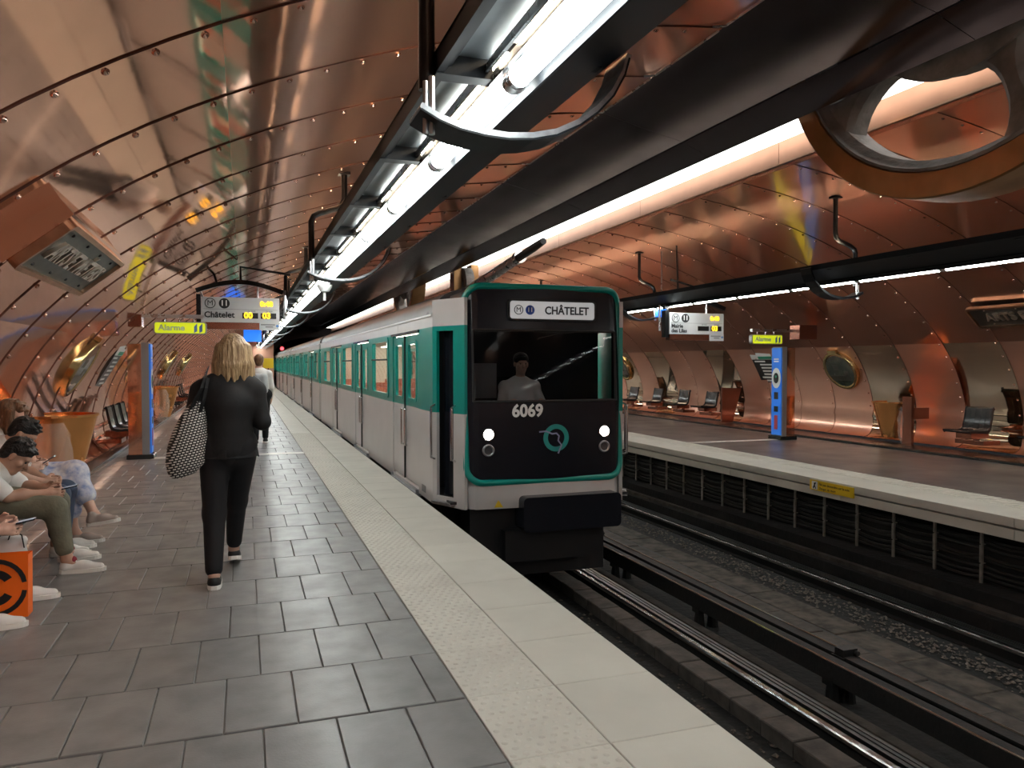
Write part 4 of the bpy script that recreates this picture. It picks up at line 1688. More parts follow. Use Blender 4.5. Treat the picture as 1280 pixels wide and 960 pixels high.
# black buffer box and the dark gear below
t = MB()
t.prism(rounded_rect(-0.34, 0.80, -0.28, 0.09, 0.05, 4), 'y', YF - 0.16, YF + 0.2)
t.build('buffer_box', 'train_black', lead)
t = MB()
t.box(-0.85, 0.72, YF + 0.12, YF + 0.5, -0.80, -0.05)
t.box(-0.5, 0.45, YF - 0.02, YF + 0.3, -0.62, -0.28)
t.build('coupler_gear', 'train_under', lead)
t = MB()
t.add([(-0.62, YF - 0.012, -0.02), (-0.52, YF - 0.014, -0.02), (-0.575, YF - 0.014, 0.06)], [(0, 1, 2)])
t.build('warning_mark', 'notice_yellow', lead)
t = MB()
t.box(-HW - 0.004, -HW, 8.62, 8.82, 0.02, 0.10)
t.build('small_marking', 'sign_line', lead)

# ------------------------------------------------------------------ trailing cars
trail = empty('train_car', (TX, 21.95, 0))
TD_ = [(1.75, 3.40), (6.15, 7.80), (10.60, 12.25)]
TWN = [(0.35, 1.35), (3.80, 4.80), (4.90, 5.80), (8.20, 9.15), (9.25, 10.20), (12.65, 13.65)]
car_body(trail, 0.0, 14.0, TD_, TWN)
t = MB()
t.box(-0.55, 0.55, -0.45, 0.0, 0.0, 2.0)
t.build('gangway', 'rubber', trail)
tag(trail, 'green and white metro car coupled directly behind the leading car', 'train car', 'cars of the metro train')
for y_, lab in ((36.45, 'green and white metro car, third of the train behind its front'), (50.95, 'green and white metro car at the tail, entering the tunnel')):
    c = copy_tree(trail)
    c.location.y = y_
    c['label'] = lab

# ================================================================== platform furniture
def pillar(x, y, s, label):
    """Call pillar; s = direction its blue face looks to (+1 = +x)."""
    root = empty('call_pillar', (x, y, 0))

    def bx(name, m, a, b, y0, y1, z0, z1, parent=root):
        t = MB()
        x0, x1 = sorted((s * a, s * b))
        t.bbox(x0, x1, y0, y1, z0, z1, 0.006)
        return t.build(name, m, parent)
    bx('base', 'plinth', -0.19, 0.20, -0.19, 0.19, 0.0, 0.07)
    bx('copper_case', 'copper', -0.165, 0.03, -0.15, 0.15, 0.07, 1.82)
    bx('grey_case', 'pillar_grey', 0.03, 0.14, -0.15, 0.15, 0.07, 1.84)
    f = bx('face', 'pillar_blue', 0.14, 0.165, -0.14, 0.14, 0.09, 1.82)
    t = MB()
    t.lathe([(0.0005, s * 0.168), (0.15, s * 0.168), (0.15, s * 0.164)], 28, (0, 0, 1.22), 'x')
    for v in range(0):
        pass
    o = t.build('call_disc', 'poster_white', f)
    for v in o.data.vertices:
        v.co.z = 1.22 + (v.co.z - 1.22) * 1.35
        v.co.y *= 0.9
    t = MB()
    t.lathe([(0.0005, s * 0.174), (0.075, s * 0.174), (0.075, s * 0.166)], 20, (0, 0, 1.22), 'x')
    o = t.build('call_button', 'letter_dark', f)
    for v in o.data.vertices:
        v.co.z = 1.22 + (v.co.z - 1.22) * 1.4
    t = MB()
    t.lathe([(0.0005, s * 0.178), (0.025, s * 0.178), (0.025, s * 0.17)], 14, (0, 0, 1.25), 'x')
    t.build('button_lamp', 'poster_green', f)

    def plate(m, ya, yb, za, zb, name='plate'):
        t = MB()
        x0, x1 = sorted((s * 0.164, s * 0.170))
        t.box(x0, x1, ya, yb, za, zb)
        return t.build(name, m, f)
    plate('poster_black', -0.06, 0.06, 0.80, 0.94, 'socket')
    plate('poster_black', -0.06, 0.06, 0.55, 0.66, 'socket')
    plate('pillar_red', -0.05, 0.05, 0.20, 0.48, 'red_plate')
    plate('poster_white', -0.07, 0.07, 1.58, 1.61, 'caption')
    plate('poster_white', -0.07, 0.07, 1.54, 1.56, 'caption')
    tag(root, label, 'pillar')
    return root


pillar(-1.57, 13.5, 1, 'copper and blue call pillar on the platform where people sit')
pillar(10.15, 12.72, -1, 'blue call pillar with a white disc on the opposite platform')


def alarm_sign(y, x_wall, z, s, x_a, x_b, label):
    """Lit Alarme sign below an arm from the vault; s = direction of the arm."""
    root = empty('alarm_sign', (x_wall, y, z))
    t = MB()
    x0, x1 = sorted((-s * 0.42, s * 0.0))
    t.bbox(x0, x1, -0.14, 0.14, -0.14, 0.14, 0.005)
    t.build('mount_box', 'copper_brown', root)
    a, b = x_a - x_wall, x_b - x_wall
    t = MB()
    t.box(min(0.0 if s > 0 else b, a if s < 0 else 0.0), max(b if s > 0 else 0.0, 0.0), -0.04, 0.04, 0.0, 0.055)
    t.build('arm', 'bare_steel', root)
    t = MB()
    for u in (0.2, 0.5, 0.8):
        xx = a + (b - a) * u
        t.tube([(xx, 0, -0.06), (xx, 0, 0.01)], 0.012, 8)
    t.build('hanger', 'chrome', root)
    t = MB()
    t.prism(rounded_rect(a - 0.02, b + 0.05, -0.245, -0.055, 0.04, 4), 'y', -0.045, 0.045)
    body = t.build('case', 'galvanised', root)
    t = MB()
    t.prism(rounded_rect(a, b + 0.03, -0.23, -0.07, 0.03, 4), 'y', -0.052, -0.046)
    t.build('lit_panel', 'alarm_yellow', body)
    text('Alarme', 0.125, 'alarm_letter', body, (a + 0.05, -0.055, -0.150), FACE_CAM, bold=0.003)
    t = MB()
    for q in (0.0, 0.075):
        xx = b - 0.10 + q
        t.add([(xx - 0.03, -0.055, -0.228), (xx + 0.015, -0.055, -0.228 + 0.03), (xx + 0.015, -0.055, -0.075), (xx - 0.03, -0.055, -0.13)], [(0, 1, 2, 3)])
    t.build('blue_flash', 'alarm_blue', body)
    tag(root, label, 'sign')
    return root


alarm_sign(12.8, -1.45, 2.20, 1, -1.28, -0.60, 'lit yellow Alarme sign above the copper and blue pillar')
alarm_sign(12.6, 10.32, 2.13, -1, 9.30, 9.95, 'lit yellow Alarme sign above the opposite platform pillar')


def line_sign(x0, y, ztop, dest, d1, d2, clock, label, rail_x, side):
    """Hanging train indicator: grey panel, line emblem, destination, waiting times."""
    root = empty('train_indicator', (x0, y, ztop))
    W, Hh = 1.18, 0.40
    t = MB()
    t.bbox(0, W, -0.06, 0.10, -Hh, 0, 0.008)
    b = t.build('panel', 'sign_grey', root)
    t = MB()
    t.box(0.01, W - 0.01, -0.05, 0.09, -Hh - 0.11, -Hh)
    t.build('lower_case', 'copper_brown', root)
    t = MB()
    t.box(W - 0.31, W, -0.066, -0.052, -Hh - 0.12, -Hh + 0.01)
    q = t.build('notice', 'sign_grey', root)
    for u0, u1, zz in ((0.02, 0.24, -0.030), (0.09, 0.21, -0.065)):
        t = MB()
        t.box(W - 0.31 + u0, W - 0.31 + u1, -0.068, -0.066, -Hh + zz - 0.009, -Hh + zz + 0.009)
        t.build('print_line', 'sign_line', q)
    t = MB()
    t.lathe([(0.0005, -0.069), (0.022, -0.069), (0.022, -0.066)], 14, (W - 0.035, 0, -Hh - 0.05), 'y')
    t.build('notice_dot', 'alarm_blue', q)
    t = MB()
    t.box(-0.075, -0.01, -0.05, 0.10, -Hh - 0.06, 0.04)
    t.box(-0.05, -0.03, -0.06, -0.05, -Hh - 0.05, 0.03)
    t.build('side_bracket', 'black_metal', root)
    t = MB()
    t.box(0.03, W - 0.03, -0.064, -0.060, -0.195, -0.190)
    t.build('rule', 'sign_line', b)
    e = MB()
    ring_panel([(0.13 + 0.082 * math.cos(a), -0.10 + 0.082 * math.sin(a)) for a in np.linspace(0, 2 * PI, 28, False)],
               [(0.13 + 0.070 * math.cos(a), -0.10 + 0.070 * math.sin(a)) for a in np.linspace(0, 2 * PI, 28, False)], lambda u, w, d: (u, -0.066 + 0.005 * d, w), mb=e)
    e.build('emblem_ring', 'letter_dark', b)
    text('M', 0.12, 'letter_dark', b, (0.13, -0.064, -0.10), FACE_CAM, align='CENTER')
    e = MB()
    e.lathe([(0.0005, -0.065), (0.082, -0.065), (0.082, -0.060)], 28, (0.34, 0, -0.10), 'y')
    e.build('line_disc', 'letter_dark', b)
    text('11', 0.12, 'letter_white', b, (0.34, -0.068, -0.10), FACE_CAM, align='CENTER', bold=0.003)
    lines = dest.split('\n')
    for i, ln in enumerate(lines):
        zc = -0.285 if len(lines) == 1 else -0.25 - i * 0.088
        text(ln, 0.13 if len(lines) == 1 else 0.098, 'letter_dark', b, (0.04, -0.064, zc), FACE_CAM, bold=0.003)
    for xx, val in ((0.70, d1), (0.98, d2)):
        e = MB()
        e.box(xx - 0.09, xx + 0.15, -0.065, -0.060, -0.335, -0.245)
        w = e.build('time_window', 'led_panel', b)
        if val:
            text(val, 0.13, 'led_yellow', w, (xx + 0.0, -0.068, -0.29), FACE_CAM, align='CENTER', bold=0.006)
        text('1er train' if xx < 0.8 else '2e train', 0.034, 'letter_dark', w, (xx - 0.01, -0.064, -0.215), FACE_CAM, extrude=0.001)
    text(clock, 0.115, 'led_yellow', b, (0.98, -0.066, -0.10), FACE_CAM, name='clock_digits', align='CENTER', bold=0.006)
    # carrying arch and rods
    t = MB()
    path = []
    for k in range(13):
        u = k / 12
        path.append((-0.08 + (W + 0.14) * u, 0.02, 0.06 + 0.19 * math.sin(PI * (0.06 + 0.88 * u))))
    t.ribbon(path, 0.10, 0.07, (0, 1, 0))
    t.build('arch', 'black_metal', root)
    t = MB()
    xr = rail_x - x0
    t.tube([(W * 0.72, 0.02, -0.02), (W * 0.72, 0.02, 0.24)], 0.016, 8)
    t.tube([(0.02, 0.02, 0.0), (-0.02, 0.02, 0.12)], 0.016, 8)
    xp = W + 0.09 if side > 0 else -0.16
    t.tube([(xp, 0.02, -0.34), (xp, 0.02, 0.14)], 0.022, 10)
    t.build('hanging_rod', 'bare_steel', root)
    t = MB()
    t.tube([(W * 0.5, 0.02, 0.24), (W * 0.5, 0.02, 0.50), (xr, 0.02, 0.62 if side < 0 else 0.40)], 0.022, 8)
    zc = vault_z(x0 + W * 0.16) - ztop
    t.tube([(W * 0.2, 0.02, 0.20), (W * 0.16, 0.02, zc)], 0.018, 8)
    t.build('ceiling_rod', 'black_metal', root)
    tag(root, label, 'sign')
    return root


line_sign(-0.64, 13.15, 2.565, 'Châtelet', '00', '03', '0:48', 'hanging grey train indicator reading Châtelet with yellow waiting times', 0.72, 1)
line_sign(7.48, 12.65, 2.46, 'Mairie\ndes Lilas', '', '03', '0:40', 'hanging grey train indicator reading Mairie des Lilas over the opposite platform', 7.55, -1)


# ------------------------------------------------------------------ things fixed to the vault
def vault_frame(z, side, off):
    """Point and angle on the vault at height z, 'off' metres inside it."""
    a = ang_z(z)
    dx, zz = VA * math.cos(a), VZ + VB * math.sin(a)
    nx, nz = -math.cos(a) / VA, -math.sin(a) / VB
    l = math.hypot(nx, nz)
    nx, nz = nx / l, nz / l
    x = CX + side * (dx + nx * off)
    return x, zz + nz * off, math.atan2(-nz, -nx)      # tilt: 0 = vertical wall


def plaque(y, z, side, off, length, height, label, dark=False):
    x, zz, a = vault_frame(z, side, off)
    rot = (PI / 2, 0, PI / 2 * (-side))
    root = empty('name_plaque', (x, y, zz))
    # local: X along the reading direction, Y up, Z out of the face
    base = Euler(rot).to_matrix()
    tilt = Matrix.Rotation(a, 3, 'X')
    root.rotation_euler = (base @ tilt).to_euler()
    L2, H2 = length / 2, height / 2
    t = MB()
    ring_panel(rounded_rect(-L2, L2, -H2, H2, 0.05, 4), rounded_rect(-L2 + 0.035, L2 - 0.035, -H2 + 0.035, H2 - 0.035, 0.03, 4),
               lambda u, w, d: (u, w, 0.03 - 0.06 * d), mb=t)
    t.build('frame', 'plaque_frame', root)
    t = MB()
    t.prism(rounded_rect(-L2 + 0.03, L2 - 0.03, -H2 + 0.03, H2 - 0.03, 0.03, 4), 'z', -0.02, 0.0)
    t.build('plate', 'plaque_dark' if dark else 'plaque_bronze', root)
    sz = height * (0.50 if not dark else 0.50)
    o = text('ARTS ET MÉTIERS', sz, 'plaque_letter', root, (0, 0, 0.012), None, extrude=0.012, align='CENTER', sx=(length * 0.86) / (sz * 8.6), bold=0.004)
    b = MB()
    for i in range(4):
        for w in (-1, 1):
            b.lathe([(0.014, 0.0), (0.010, 0.010), (0.0005, 0.013)], 8, (-L2 * 0.72 + i * L2 * 0.48, w * (H2 - 0.075), 0.0))
    b.build('bolt', 'letter_dark' if not dark else 'plaque_letter', root)
    t = MB()
    for u in (-L2 + 0.12, L2 - 0.12):
        for w in (-H2 + 0.06, H2 - 0.06):
            t.box(u - 0.03, u + 0.03, w - 0.02, w + 0.02, -off - 0.02, -0.02)
    t.build('bracket', 'black_metal', root)
    if not dark:
        t = MB()
        t.box(-L2 - 0.02, -L2 + 0.01, -H2 - 0.02, H2 + 0.03, -off - 0.01, -0.03)
        t.box(-L2, L2, H2 - 0.01, H2 + 0.03, -off - 0.01, -0.03)
        t.build('casing', 'copper', root)
    tag(root, label, 'plaque')
    return root


plaque(6.55, 2.38, -1, 0.16, 2.05, 0.46, 'grey bronze ARTS ET MÉTIERS name plaque tilted on the vault above the seated people')
plaque(7.92, 2.28, 1, 0.09, 2.1, 0.44, 'dark ARTS ET MÉTIERS name plaque on the vault of the opposite platform', True)


def porthole(y, z, side, label, R=0.41):
    x, zz, a = vault_frame(z, side, 0.005)
    root = empty('porthole', (x, y, zz))
    base = Euler((PI / 2, 0, PI / 2 * (-side))).to_matrix()
    root.rotation_euler = (base @ Matrix.Rotation(a, 3, 'X')).to_euler()
    t = MB()
    t.lathe([(R + 0.02, -0.12), (R + 0.02, 0.08), (R + 0.005, 0.098), (R - 0.02, 0.102), (R - 0.045, 0.098), (R - 0.06, 0.088)], 48)
    t.build('ring', 'brass', root, smooth=True)
    t = MB()
    t.disc((0, 0, 0.088), R - 0.058, 'z', 40)
    t.build('pane', 'porthole_glass', root)
    t = MB()
    t.box(-0.12, 0.12, R + 0.0, R + 0.06, 0.0, 0.10)
    t.build('hinge', 'brass', root)
    t = MB()
    t.box(-0.30, 0.25, -0.22, -0.10, 0.089, 0.092)
    t.box(0.10, 0.22, -0.10, 0.0, 0.089, 0.092)
    t.box(-0.15, 0.0, 0.02, 0.14, 0.089, 0.0905)
    t.build('model', 'plaque_bronze', root)
    if side > 0:
        t = MB()
        t.box(-0.08, 0.08, -R - 0.22, -R - 0.14, -0.04, 0.012)
        t.build('caption_plate', 'plaque_dark', root)
    tag(root, label, 'porthole')
    return root


porthole(11.45, 1.48, -1, 'brass ringed porthole in the copper wall beside the call pillar')
porthole(12.55, 1.40, 1, 'brass ringed porthole on the opposite wall beside the blue pillar')
porthole(22.1, 1.40, 1, 'brass ringed porthole on the opposite wall, half hidden by the train')
for yy, lab in ((17.6, 'brass porthole in the near wall just past the call pillar'), (23.8, 'second brass porthole past the call pillar on the near wall'), (29.9, 'small brass porthole far along the near copper wall')):
    porthole(yy, 1.48, -1, lab)


def poster(y, z0, z1, side, w, label):
    xa, za, a = vault_frame((z0 + z1) / 2, side, 0.03)
    root = empty('wall_poster', (xa, y, za))
    base = Euler((PI / 2, 0, PI / 2 * (-side))).to_matrix()
    root.rotation_euler = (base @ Matrix.Rotation(a, 3, 'X')).to_euler()
    h = (z1 - z0) / math.cos(a)
    t = MB()
    t.box(-w / 2, w / 2, -h / 2, h / 2, -0.03, 0.0)
    t.build('board', 'poster_black', root)
    t = MB()
    t.box(-w / 2, w / 2, h * 0.27, h / 2, 0.0, 0.004)
    q = t.build('heading', 'poster_white', root)
    t = MB()
    t.box(-w * 0.15, w / 2, h * 0.28, h * 0.36, 0.004, 0.007)
    t.build('green_band', 'poster_green', q)
    for i, (a0, a1) in enumerate(((-0.4, 0.1), (-0.2, 0.38), (-0.2, 0.34), (-0.2, 0.4), (-0.2, 0.3), (-0.35, 0.1), (-0.2, 0.35))):
        t = MB()
        zz = h * (0.19 - i * 0.095)
        t.box(a0 * w, a1 * w, zz, zz + h * 0.04, 0.0, 0.004)
        t.build('text_line', 'poster_white', root)
    tag(root, label, 'poster')
    return root


poster(14.95, 1.02, 1.80, 1, 0.75, 'black and white line poster behind the opposite blue pillar')
poster(14.1, 1.10, 1.82, -1, 0.75, 'black and white line poster on the near copper wall behind the pillar')


# ------------------------------------------------------------------ seats
def make_seat(side):
    """Slatted shell seat on a bracket; local +x points away from the wall."""
    s = -side
    root = empty('platform_seat', (0, 0, 0))
    n = 5
    W = 0.46
    prof = [(0.44, 0.415), (0.43, 0.43), (0.30, 0.425), (0.12, 0.415), (0.05, 0.43), (0.015, 0.47), (-0.02, 0.62), (-0.05, 0.78), (-0.075, 0.80)]
    me = MB()
    sw = W / n
    line = prof + [(x - 0.018, z - 0.016) for x, z in reversed(prof)]
    me.prism([(s * x, z) for x, z in line], 'y', 0.004, sw - 0.004)
    sm = me.mesh('slat', 'seat_slat', True)
    for i in range(n):
        link('slat', sm, root, (0, -W / 2 + i * sw, 0))
    for (ya, yb) in ((-W / 2 - 0.018, -W / 2), (W / 2, W / 2 + 0.018)):
        t = MB()
        ln = [(x + 0.006, z + 0.012) for x, z in prof] + [(x - 0.026, z - 0.028) for x, z in reversed(prof)]
        t.prism([(s * x, z) for x, z in ln], 'y', ya, yb)
        t.build('edge_band', 'seat_black', root)
    t = MB()
    x0, x1 = sorted((s * -0.10, s * 0.28))
    t.box(x0, x1, -0.14, 0.14, 0.30, 0.40)
    t.build('bracket', 'copper_brown', root)
    t = MB()
    x0, x1 = sorted((s * -0.20, s * 0.16))
    t.box(x0, x1, -0.26, 0.26, 0.20, 0.27)
    t.tube([(0, 0, 0.25), (0, 0, 0.33)], 0.05, 10)
    t.build('beam', 'copper_brown', root)
    return root


seat_r = make_seat(1)
seat_l = make_seat(-1)
XR, XL = 11.22, -2.02
first = True
for yy, lab in ((21.0, 'black slatted seat on the opposite platform, fourth from the brown panel'),
                (19.55, 'black slatted seat on the opposite platform, third from the brown panel'),
                (18.15, 'black slatted seat on the opposite platform, second from the brown panel'),
                (16.85, 'black slatted seat next to the brown panel on the opposite platform'),
                (9.30, 'black slatted seat beside the copper bin on the opposite platform'),
                (8.02, 'black slatted seat below the dark name plaque on the opposite platform')):
    o = seat_r if first else copy_tree(seat_r)
    first = False
    o.location = (XR, yy, 0)
    tag(o, lab, 'seat', 'seats on the opposite platform')
first = True
for yy, lab in ((5.15, 'black seat holding the person with the orange bag'), (6.05, 'black seat under the man in olive trousers'),
                (6.72, 'black seat under the man with the white collar'), (7.40, 'black seat under the woman in the printed skirt'),
                (14.25, 'black slatted seat just past the copper bin on the near platform'),
                (14.95, 'second black slatted seat past the copper bin on the near platform'),
                (15.65, 'third black slatted seat past the copper bin on the near platform'),
                (22.6, 'black slatted seat by the second copper bin on the near platform'),
                (23.5, 'black slatted seat further along, past the second near bin'),
                (28.0, 'black slatted seat in the group far down the near platform'), (28.9, 'black slatted seat in the group far down the near platform'),
                (29.8, 'black slatted seat in the group far down the near platform')):
    o = seat_l if first else copy_tree(seat_l)
    first = False
    o.location = (XL if yy < 10 else -2.08, yy, 0)
    tag(o, lab, 'seat', 'seats on the near platform')
# brown divider panel by the row of seats opposite
t = MB()
t.prism([(11.05, 0.06), (11.36, 0.06), (11.60, 0.9), (11.05, 0.92)], 'y', 16.10, 16.16)
tag(t.build('divider_panel', 'copper_brown'), 'dark brown upright panel at the end of the opposite seats', 'panel')


# ------------------------------------------------------------------ copper bins
def bin_(x, y, side, top, label, scale=1.0, bag=True, word=None):
    """Half-cone copper bin on the wall: wide top, narrow foot, clear bag hanging beside."""
    s = -side
    root = empty('litter_bin', (x, y, 0))
    R1, R0 = 0.42 * scale, 0.22 * scale
    a0, a1 = (-PI / 2 - 0.5, PI / 2 + 0.5) if s > 0 else (PI / 2 - 0.5, 1.5 * PI + 0.5)
    t = MB()
    t.lathe([(R0, 0.16), (R0 + 0.04 * scale, 0.3), (R1, top), (R1 - 0.015, top), (R0 + 0.02 * scale, 0.3), (R0 - 0.015, 0.17)], 28, a0=a0, a1=a1)
    t.build('drum', 'copper_bin', root, smooth=True)
    t = MB()
    t.lathe([(R1 + 0.012, top - 0.012), (R1 + 0.012, top + 0.012), (R1 - 0.03, top + 0.012), (R1 - 0.03, top - 0.012), (R1 + 0.012, top - 0.012)], 28, a0=a0, a1=a1)
    t.build('rim', 'copper_bin', root)
    t = MB()
    t.disc((0, 0, 0.17), R0, 'z', 20)
    t.build('base', 'copper_brown', root)
    if bag:
        t = MB()
        n, h = 14, 6
        vs, fs = [], []
        r_ = random.Random(4)
        for i in range(h + 1):
            u = i / h
            zz = top - 0.06 - u * (top - 0.12)
            for k in range(n):
                a = 2 * PI * k / n
                rr = (0.05 + 0.16 * math.sin(PI * min(1, 0.15 + u * 0.75))) * scale * r_.uniform(0.85, 1.12)
                vs.append((s * 0.06 + rr * 0.9 * math.cos(a), -R1 * 0.98 - 0.02 + rr * math.sin(a) * 0.7, zz))
        for i in range(h):
            for k in range(n):
                k2 = (k + 1) % n
                fs.append((i * n + k, i * n + k2, (i + 1) * n + k2, (i + 1) * n + k))
        fs.append(tuple(h * n + k for k in range(n)))
        t.add(vs, fs)
        t.build('clear_bag', 'bag_clear', root, smooth=True)
    if word:
        text(word, 0.075, 'letter_dark', root, (s * 0.10, -R1 * 0.95 - 0.004, top - 0.12), FACE_CAM, align='CENTER')
    tag(root, label, 'bin')
    return root


bin_(-2.02, 9.9, -1, 0.92, 'big orange copper bin with a clear bag on the near wall beside the seated people')
bin_(11.25, 11.05, 1, 0.80, 'small copper bin with a clear bag on the opposite platform wall', 0.82, True, 'MERCI')
bin_(-2.02, 21.4, -1, 0.92, 'second copper bin far along the near wall past the pillar')
root = empty('bin_post', (11.10, 10.55, 0))
t = MB()
t.box(-0.03, 0.03, -0.10, 0.10, 0.05, 0.92)
t.build('board', 'copper_brown', root)
t = MB()
t.box(0.03, 0.45, -0.03, 0.03, 0.52, 0.72)
t.build('wall_arm', 'copper_brown', root)
tag(root, 'dark brown upright board beside the small opposite copper bin', 'post')

# yellow notice on the opposite platform edge
root = empty('yellow_notice', (7.05, 7.88, -0.085))
t = MB()
t.box(-0.014, 0.004, -0.385, 0.385, -0.065, 0.065)
t.build('plate', 'notice_yellow', root)
t = MB()
t.box(-0.017, -0.013, 0.24, 0.345, -0.052, 0.052)
q = t.build('pictogram_field', 'poster_white', root)
t = MB()
t.tube([(-0.019, 0.29, 0.035), (-0.019, 0.292, -0.005)], 0.008, 6)
t.tube([(-0.019, 0.292, -0.005), (-0.019, 0.265, -0.042)], 0.006, 6)
t.tube([(-0.019, 0.292, -0.005), (-0.019, 0.315, -0.042)], 0.006, 6)
t.tube([(-0.019, 0.265, 0.04), (-0.019, 0.318, -0.03)], 0.005, 6)
t.build('pictogram', 'letter_dark', q)
text('Ne pas descendre sur la voie', 0.046, 'letter_dark', root, (-0.016, 0.21, 0.022), FACE_LEFT, extrude=0.001, sx=0.98)
text('Danger de mort', 0.046, 'letter_dark', root, (-0.016, 0.21, -0.03), FACE_LEFT, extrude=0.001, sx=0.98)
tag(root, 'yellow notice with a pictogram on the opposite platform edge', 'sign')

# small blue signs hanging further along
for (x, y, z, w, h, lab) in ((0.28, 30.0, 2.55, 0.62, 0.45, 'small lit blue sign hanging far down the near platform'),
                             (7.72, 13.3, 2.50, 0.20, 0.16, 'small lit blue sign hanging behind the opposite train indicator')):
    root = empty('blue_sign', (x, y, z))
    t = MB()
    t.bbox(-w / 2, w / 2, -0.05, 0.05, -h / 2, h / 2, 0.01)
    t.build('panel', 'sign_blue', root)
    t = MB()
    t.box(-w / 2 - 0.01, w / 2 + 0.01, -0.055, 0.055, h / 2, h / 2 + 0.03)
    t.tube([(0, 0, h / 2), (0, 0, vault_z(x) - z)], 0.015, 8)
    t.build('hanger', 'bare_steel', root)
    tag(root, lab, 'sign')
root = empty('yellow_sign', (1.35, 49.0, 1.55))
t = MB()
t.bbox(-0.3, 0.3, -0.03, 0.03, -0.3, 0.3, 0.01)
t.build('panel', 'notice_yellow', root)
t = MB()
t.tube([(0, 0.03, -1.55), (0, 0.03, -0.3)], 0.03, 8)
t.build('post', 'black_metal', root)
tag(root, 'small yellow warning sign on a post at the far end of the near platform', 'sign')
root = empty('signal_lamp', (2.4, 54.5, 2.55))
t = MB()
t.bbox(-0.15, 0.15, 0, 0.15, -0.2, 0.2, 0.02)
t.build('housing', 'black_metal', root)
t = MB()
t.lathe([(0.0005, -0.03), (0.10, -0.01), (0.12, 0.0)], 16, (0, 0, 0.0), 'y')
mat('signal_red', (0.8, 0.05, 0.05), 0.4, emit=(1.0, 0.04, 0.05), estr=3.0)
t.build('lens', 'signal_red', root)
tag(root, 'red signal lamp at the tunnel mouth', 'signal')
# dome camera under the near strip light
root = empty('dome_camera', (0.98, 10.2, 2.52))
t = MB()
t.lathe([(0.0005, -0.10), (0.06, -0.085), (0.095, -0.03), (0.10, 0.0), (0.0005, 0.0)], 20)
t.build('dome', 'letter_white', root, smooth=True)
t = MB()
t.tube([(0, 0, 0), (0, 0, 0.1)], 0.02, 8)
t.tube([(0, 0, -0.10), (0, 0, -0.20)], 0.018, 8)
t.build('stem', 'letter_white', root)
tag(root, 'small white dome camera under the near strip light', 'camera')

# ================================================================== people
def V3(*a):
    return np.array(a, float)


def unit(v):
    v = np.array(v, float)
    return v / max(np.linalg.norm(v), 1e-9)


def hand_prims(wrist, d, side, normal, curl=0.7, k=0.006):
    """Palm, four bent fingers of unequal length and a thumb; d = pointing, side = towards the thumb, normal = palm side."""
    d, side, normal = unit(d), unit(side), unit(normal)
    w = np.array(wrist, float)
    pr = [cap(w - d * 0.02, w + d * 0.04, 0.024, 0.026, 0.02), cap(w + d * 0.03 + side * 0.022, w + d * 0.085 + side * 0.026, 0.016, 0.013, 0.012),
          cap(w + d * 0.03 - side * 0.020, w + d * 0.078 - side * 0.026, 0.016, 0.012, 0.012), cap(w + d * 0.03, w + d * 0.085, 0.018, 0.014, 0.012)]
    for i, (o, l) in enumerate(((0.030, 0.070), (0.010, 0.078), (-0.011, 0.072), (-0.031, 0.056))):
        p = w + d * 0.082 + side * o
        a = 0.25
        for seg, f in enumerate((0.45, 0.32, 0.23)):
            a += curl * (0.55, 0.9, 0.7)[seg]
            q = p + (d * math.cos(a) + normal * math.sin(a)) * l * f
            pr.append(cap(p, q, 0.0088 - seg * 0.0008, 0.0082 - seg * 0.0008, k))
            p = q
    p = w + d * 0.022 + side * 0.026
    q = p + unit(d * 0.6 + side * 0.75 + normal * 0.3) * 0.038
    pr.append(cap(p, q, 0.013, 0.0105, 0.01))
    pr.append(cap(q, q + unit(d * 0.85 + side * 0.1 + normal * 0.6) * 0.032, 0.0100, 0.0085, k))
    return pr


def head_prims(c, fwd, up, s=1.0):
    """Skull, jaw, nose, brow, lips, ears and neck root; c = centre of the head."""
    f, u = unit(fwd), unit(up)
    r = unit(np.cross(f, u))
    R = np.stack([r, f, u], 1)
    c = np.array(c, float)
    P = [ell(c + u * 0.025 * s - f * 0.012 * s, V3(0.074, 0.094, 0.092) * s, 0.03, R),
         ell(c - u * 0.045 * s + f * 0.022 * s, V3(0.058, 0.066, 0.070) * s, 0.03, R),
         ell(c - u * 0.098 * s + f * 0.058 * s, V3(0.028, 0.026, 0.020) * s, 0.03, R),
         cap(c + u * 0.008 * s + f * 0.080 * s, c - u * 0.030 * s + f * 0.104 * s, 0.010 * s, 0.0145 * s, 0.012),
         ell(c - u * 0.062 * s + f * 0.082 * s, V3(0.024, 0.010, 0.010) * s, 0.012, R),
         ell(c + u * 0.028 * s + f * 0.076 * s, V3(0.050, 0.014, 0.010) * s, 0.02, R)]
    for q in (-1, 1):
        P.append(ell(c + r * q * 0.078 * s - f * 0.006 * s - u * 0.008 * s, V3(0.010, 0.018, 0.031) * s, 0.008, R))
        P.append(ell(c + r * q * 0.045 * s + f * 0.062 * s - u * 0.020 * s, V3(0.022, 0.022, 0.020) * s, 0.02, R))
    return P


def eyes(root, c, fwd, up, s=1.0):
    f, u = unit(fwd), unit(up)
    r = unit(np.cross(f, u))
    for q in (-1, 1):
        p = np.array(c, float) + r * q * 0.031 * s + f * 0.083 * s + u * 0.006 * s
        t = MB()
        t.lathe([(0.0005, -0.007), (0.006, -0.004), (0.008, 0.0), (0.006, 0.004), (0.0005, 0.007)], 8, tuple(p - np.array(root.location)))
        t.build('eye', 'letter_dark', root, smooth=True)


def grow(root, name, prims, m, res=0.01):
    o = np.array(root.location)
    sh = []
    for p in prims:
        q = list(p)
        q[1] = p[1] - o
        if p[0] == 'c':
            q[2] = p[2] - o
        sh.append(tuple(q))
    return implicit(name, sh, m, root, res)


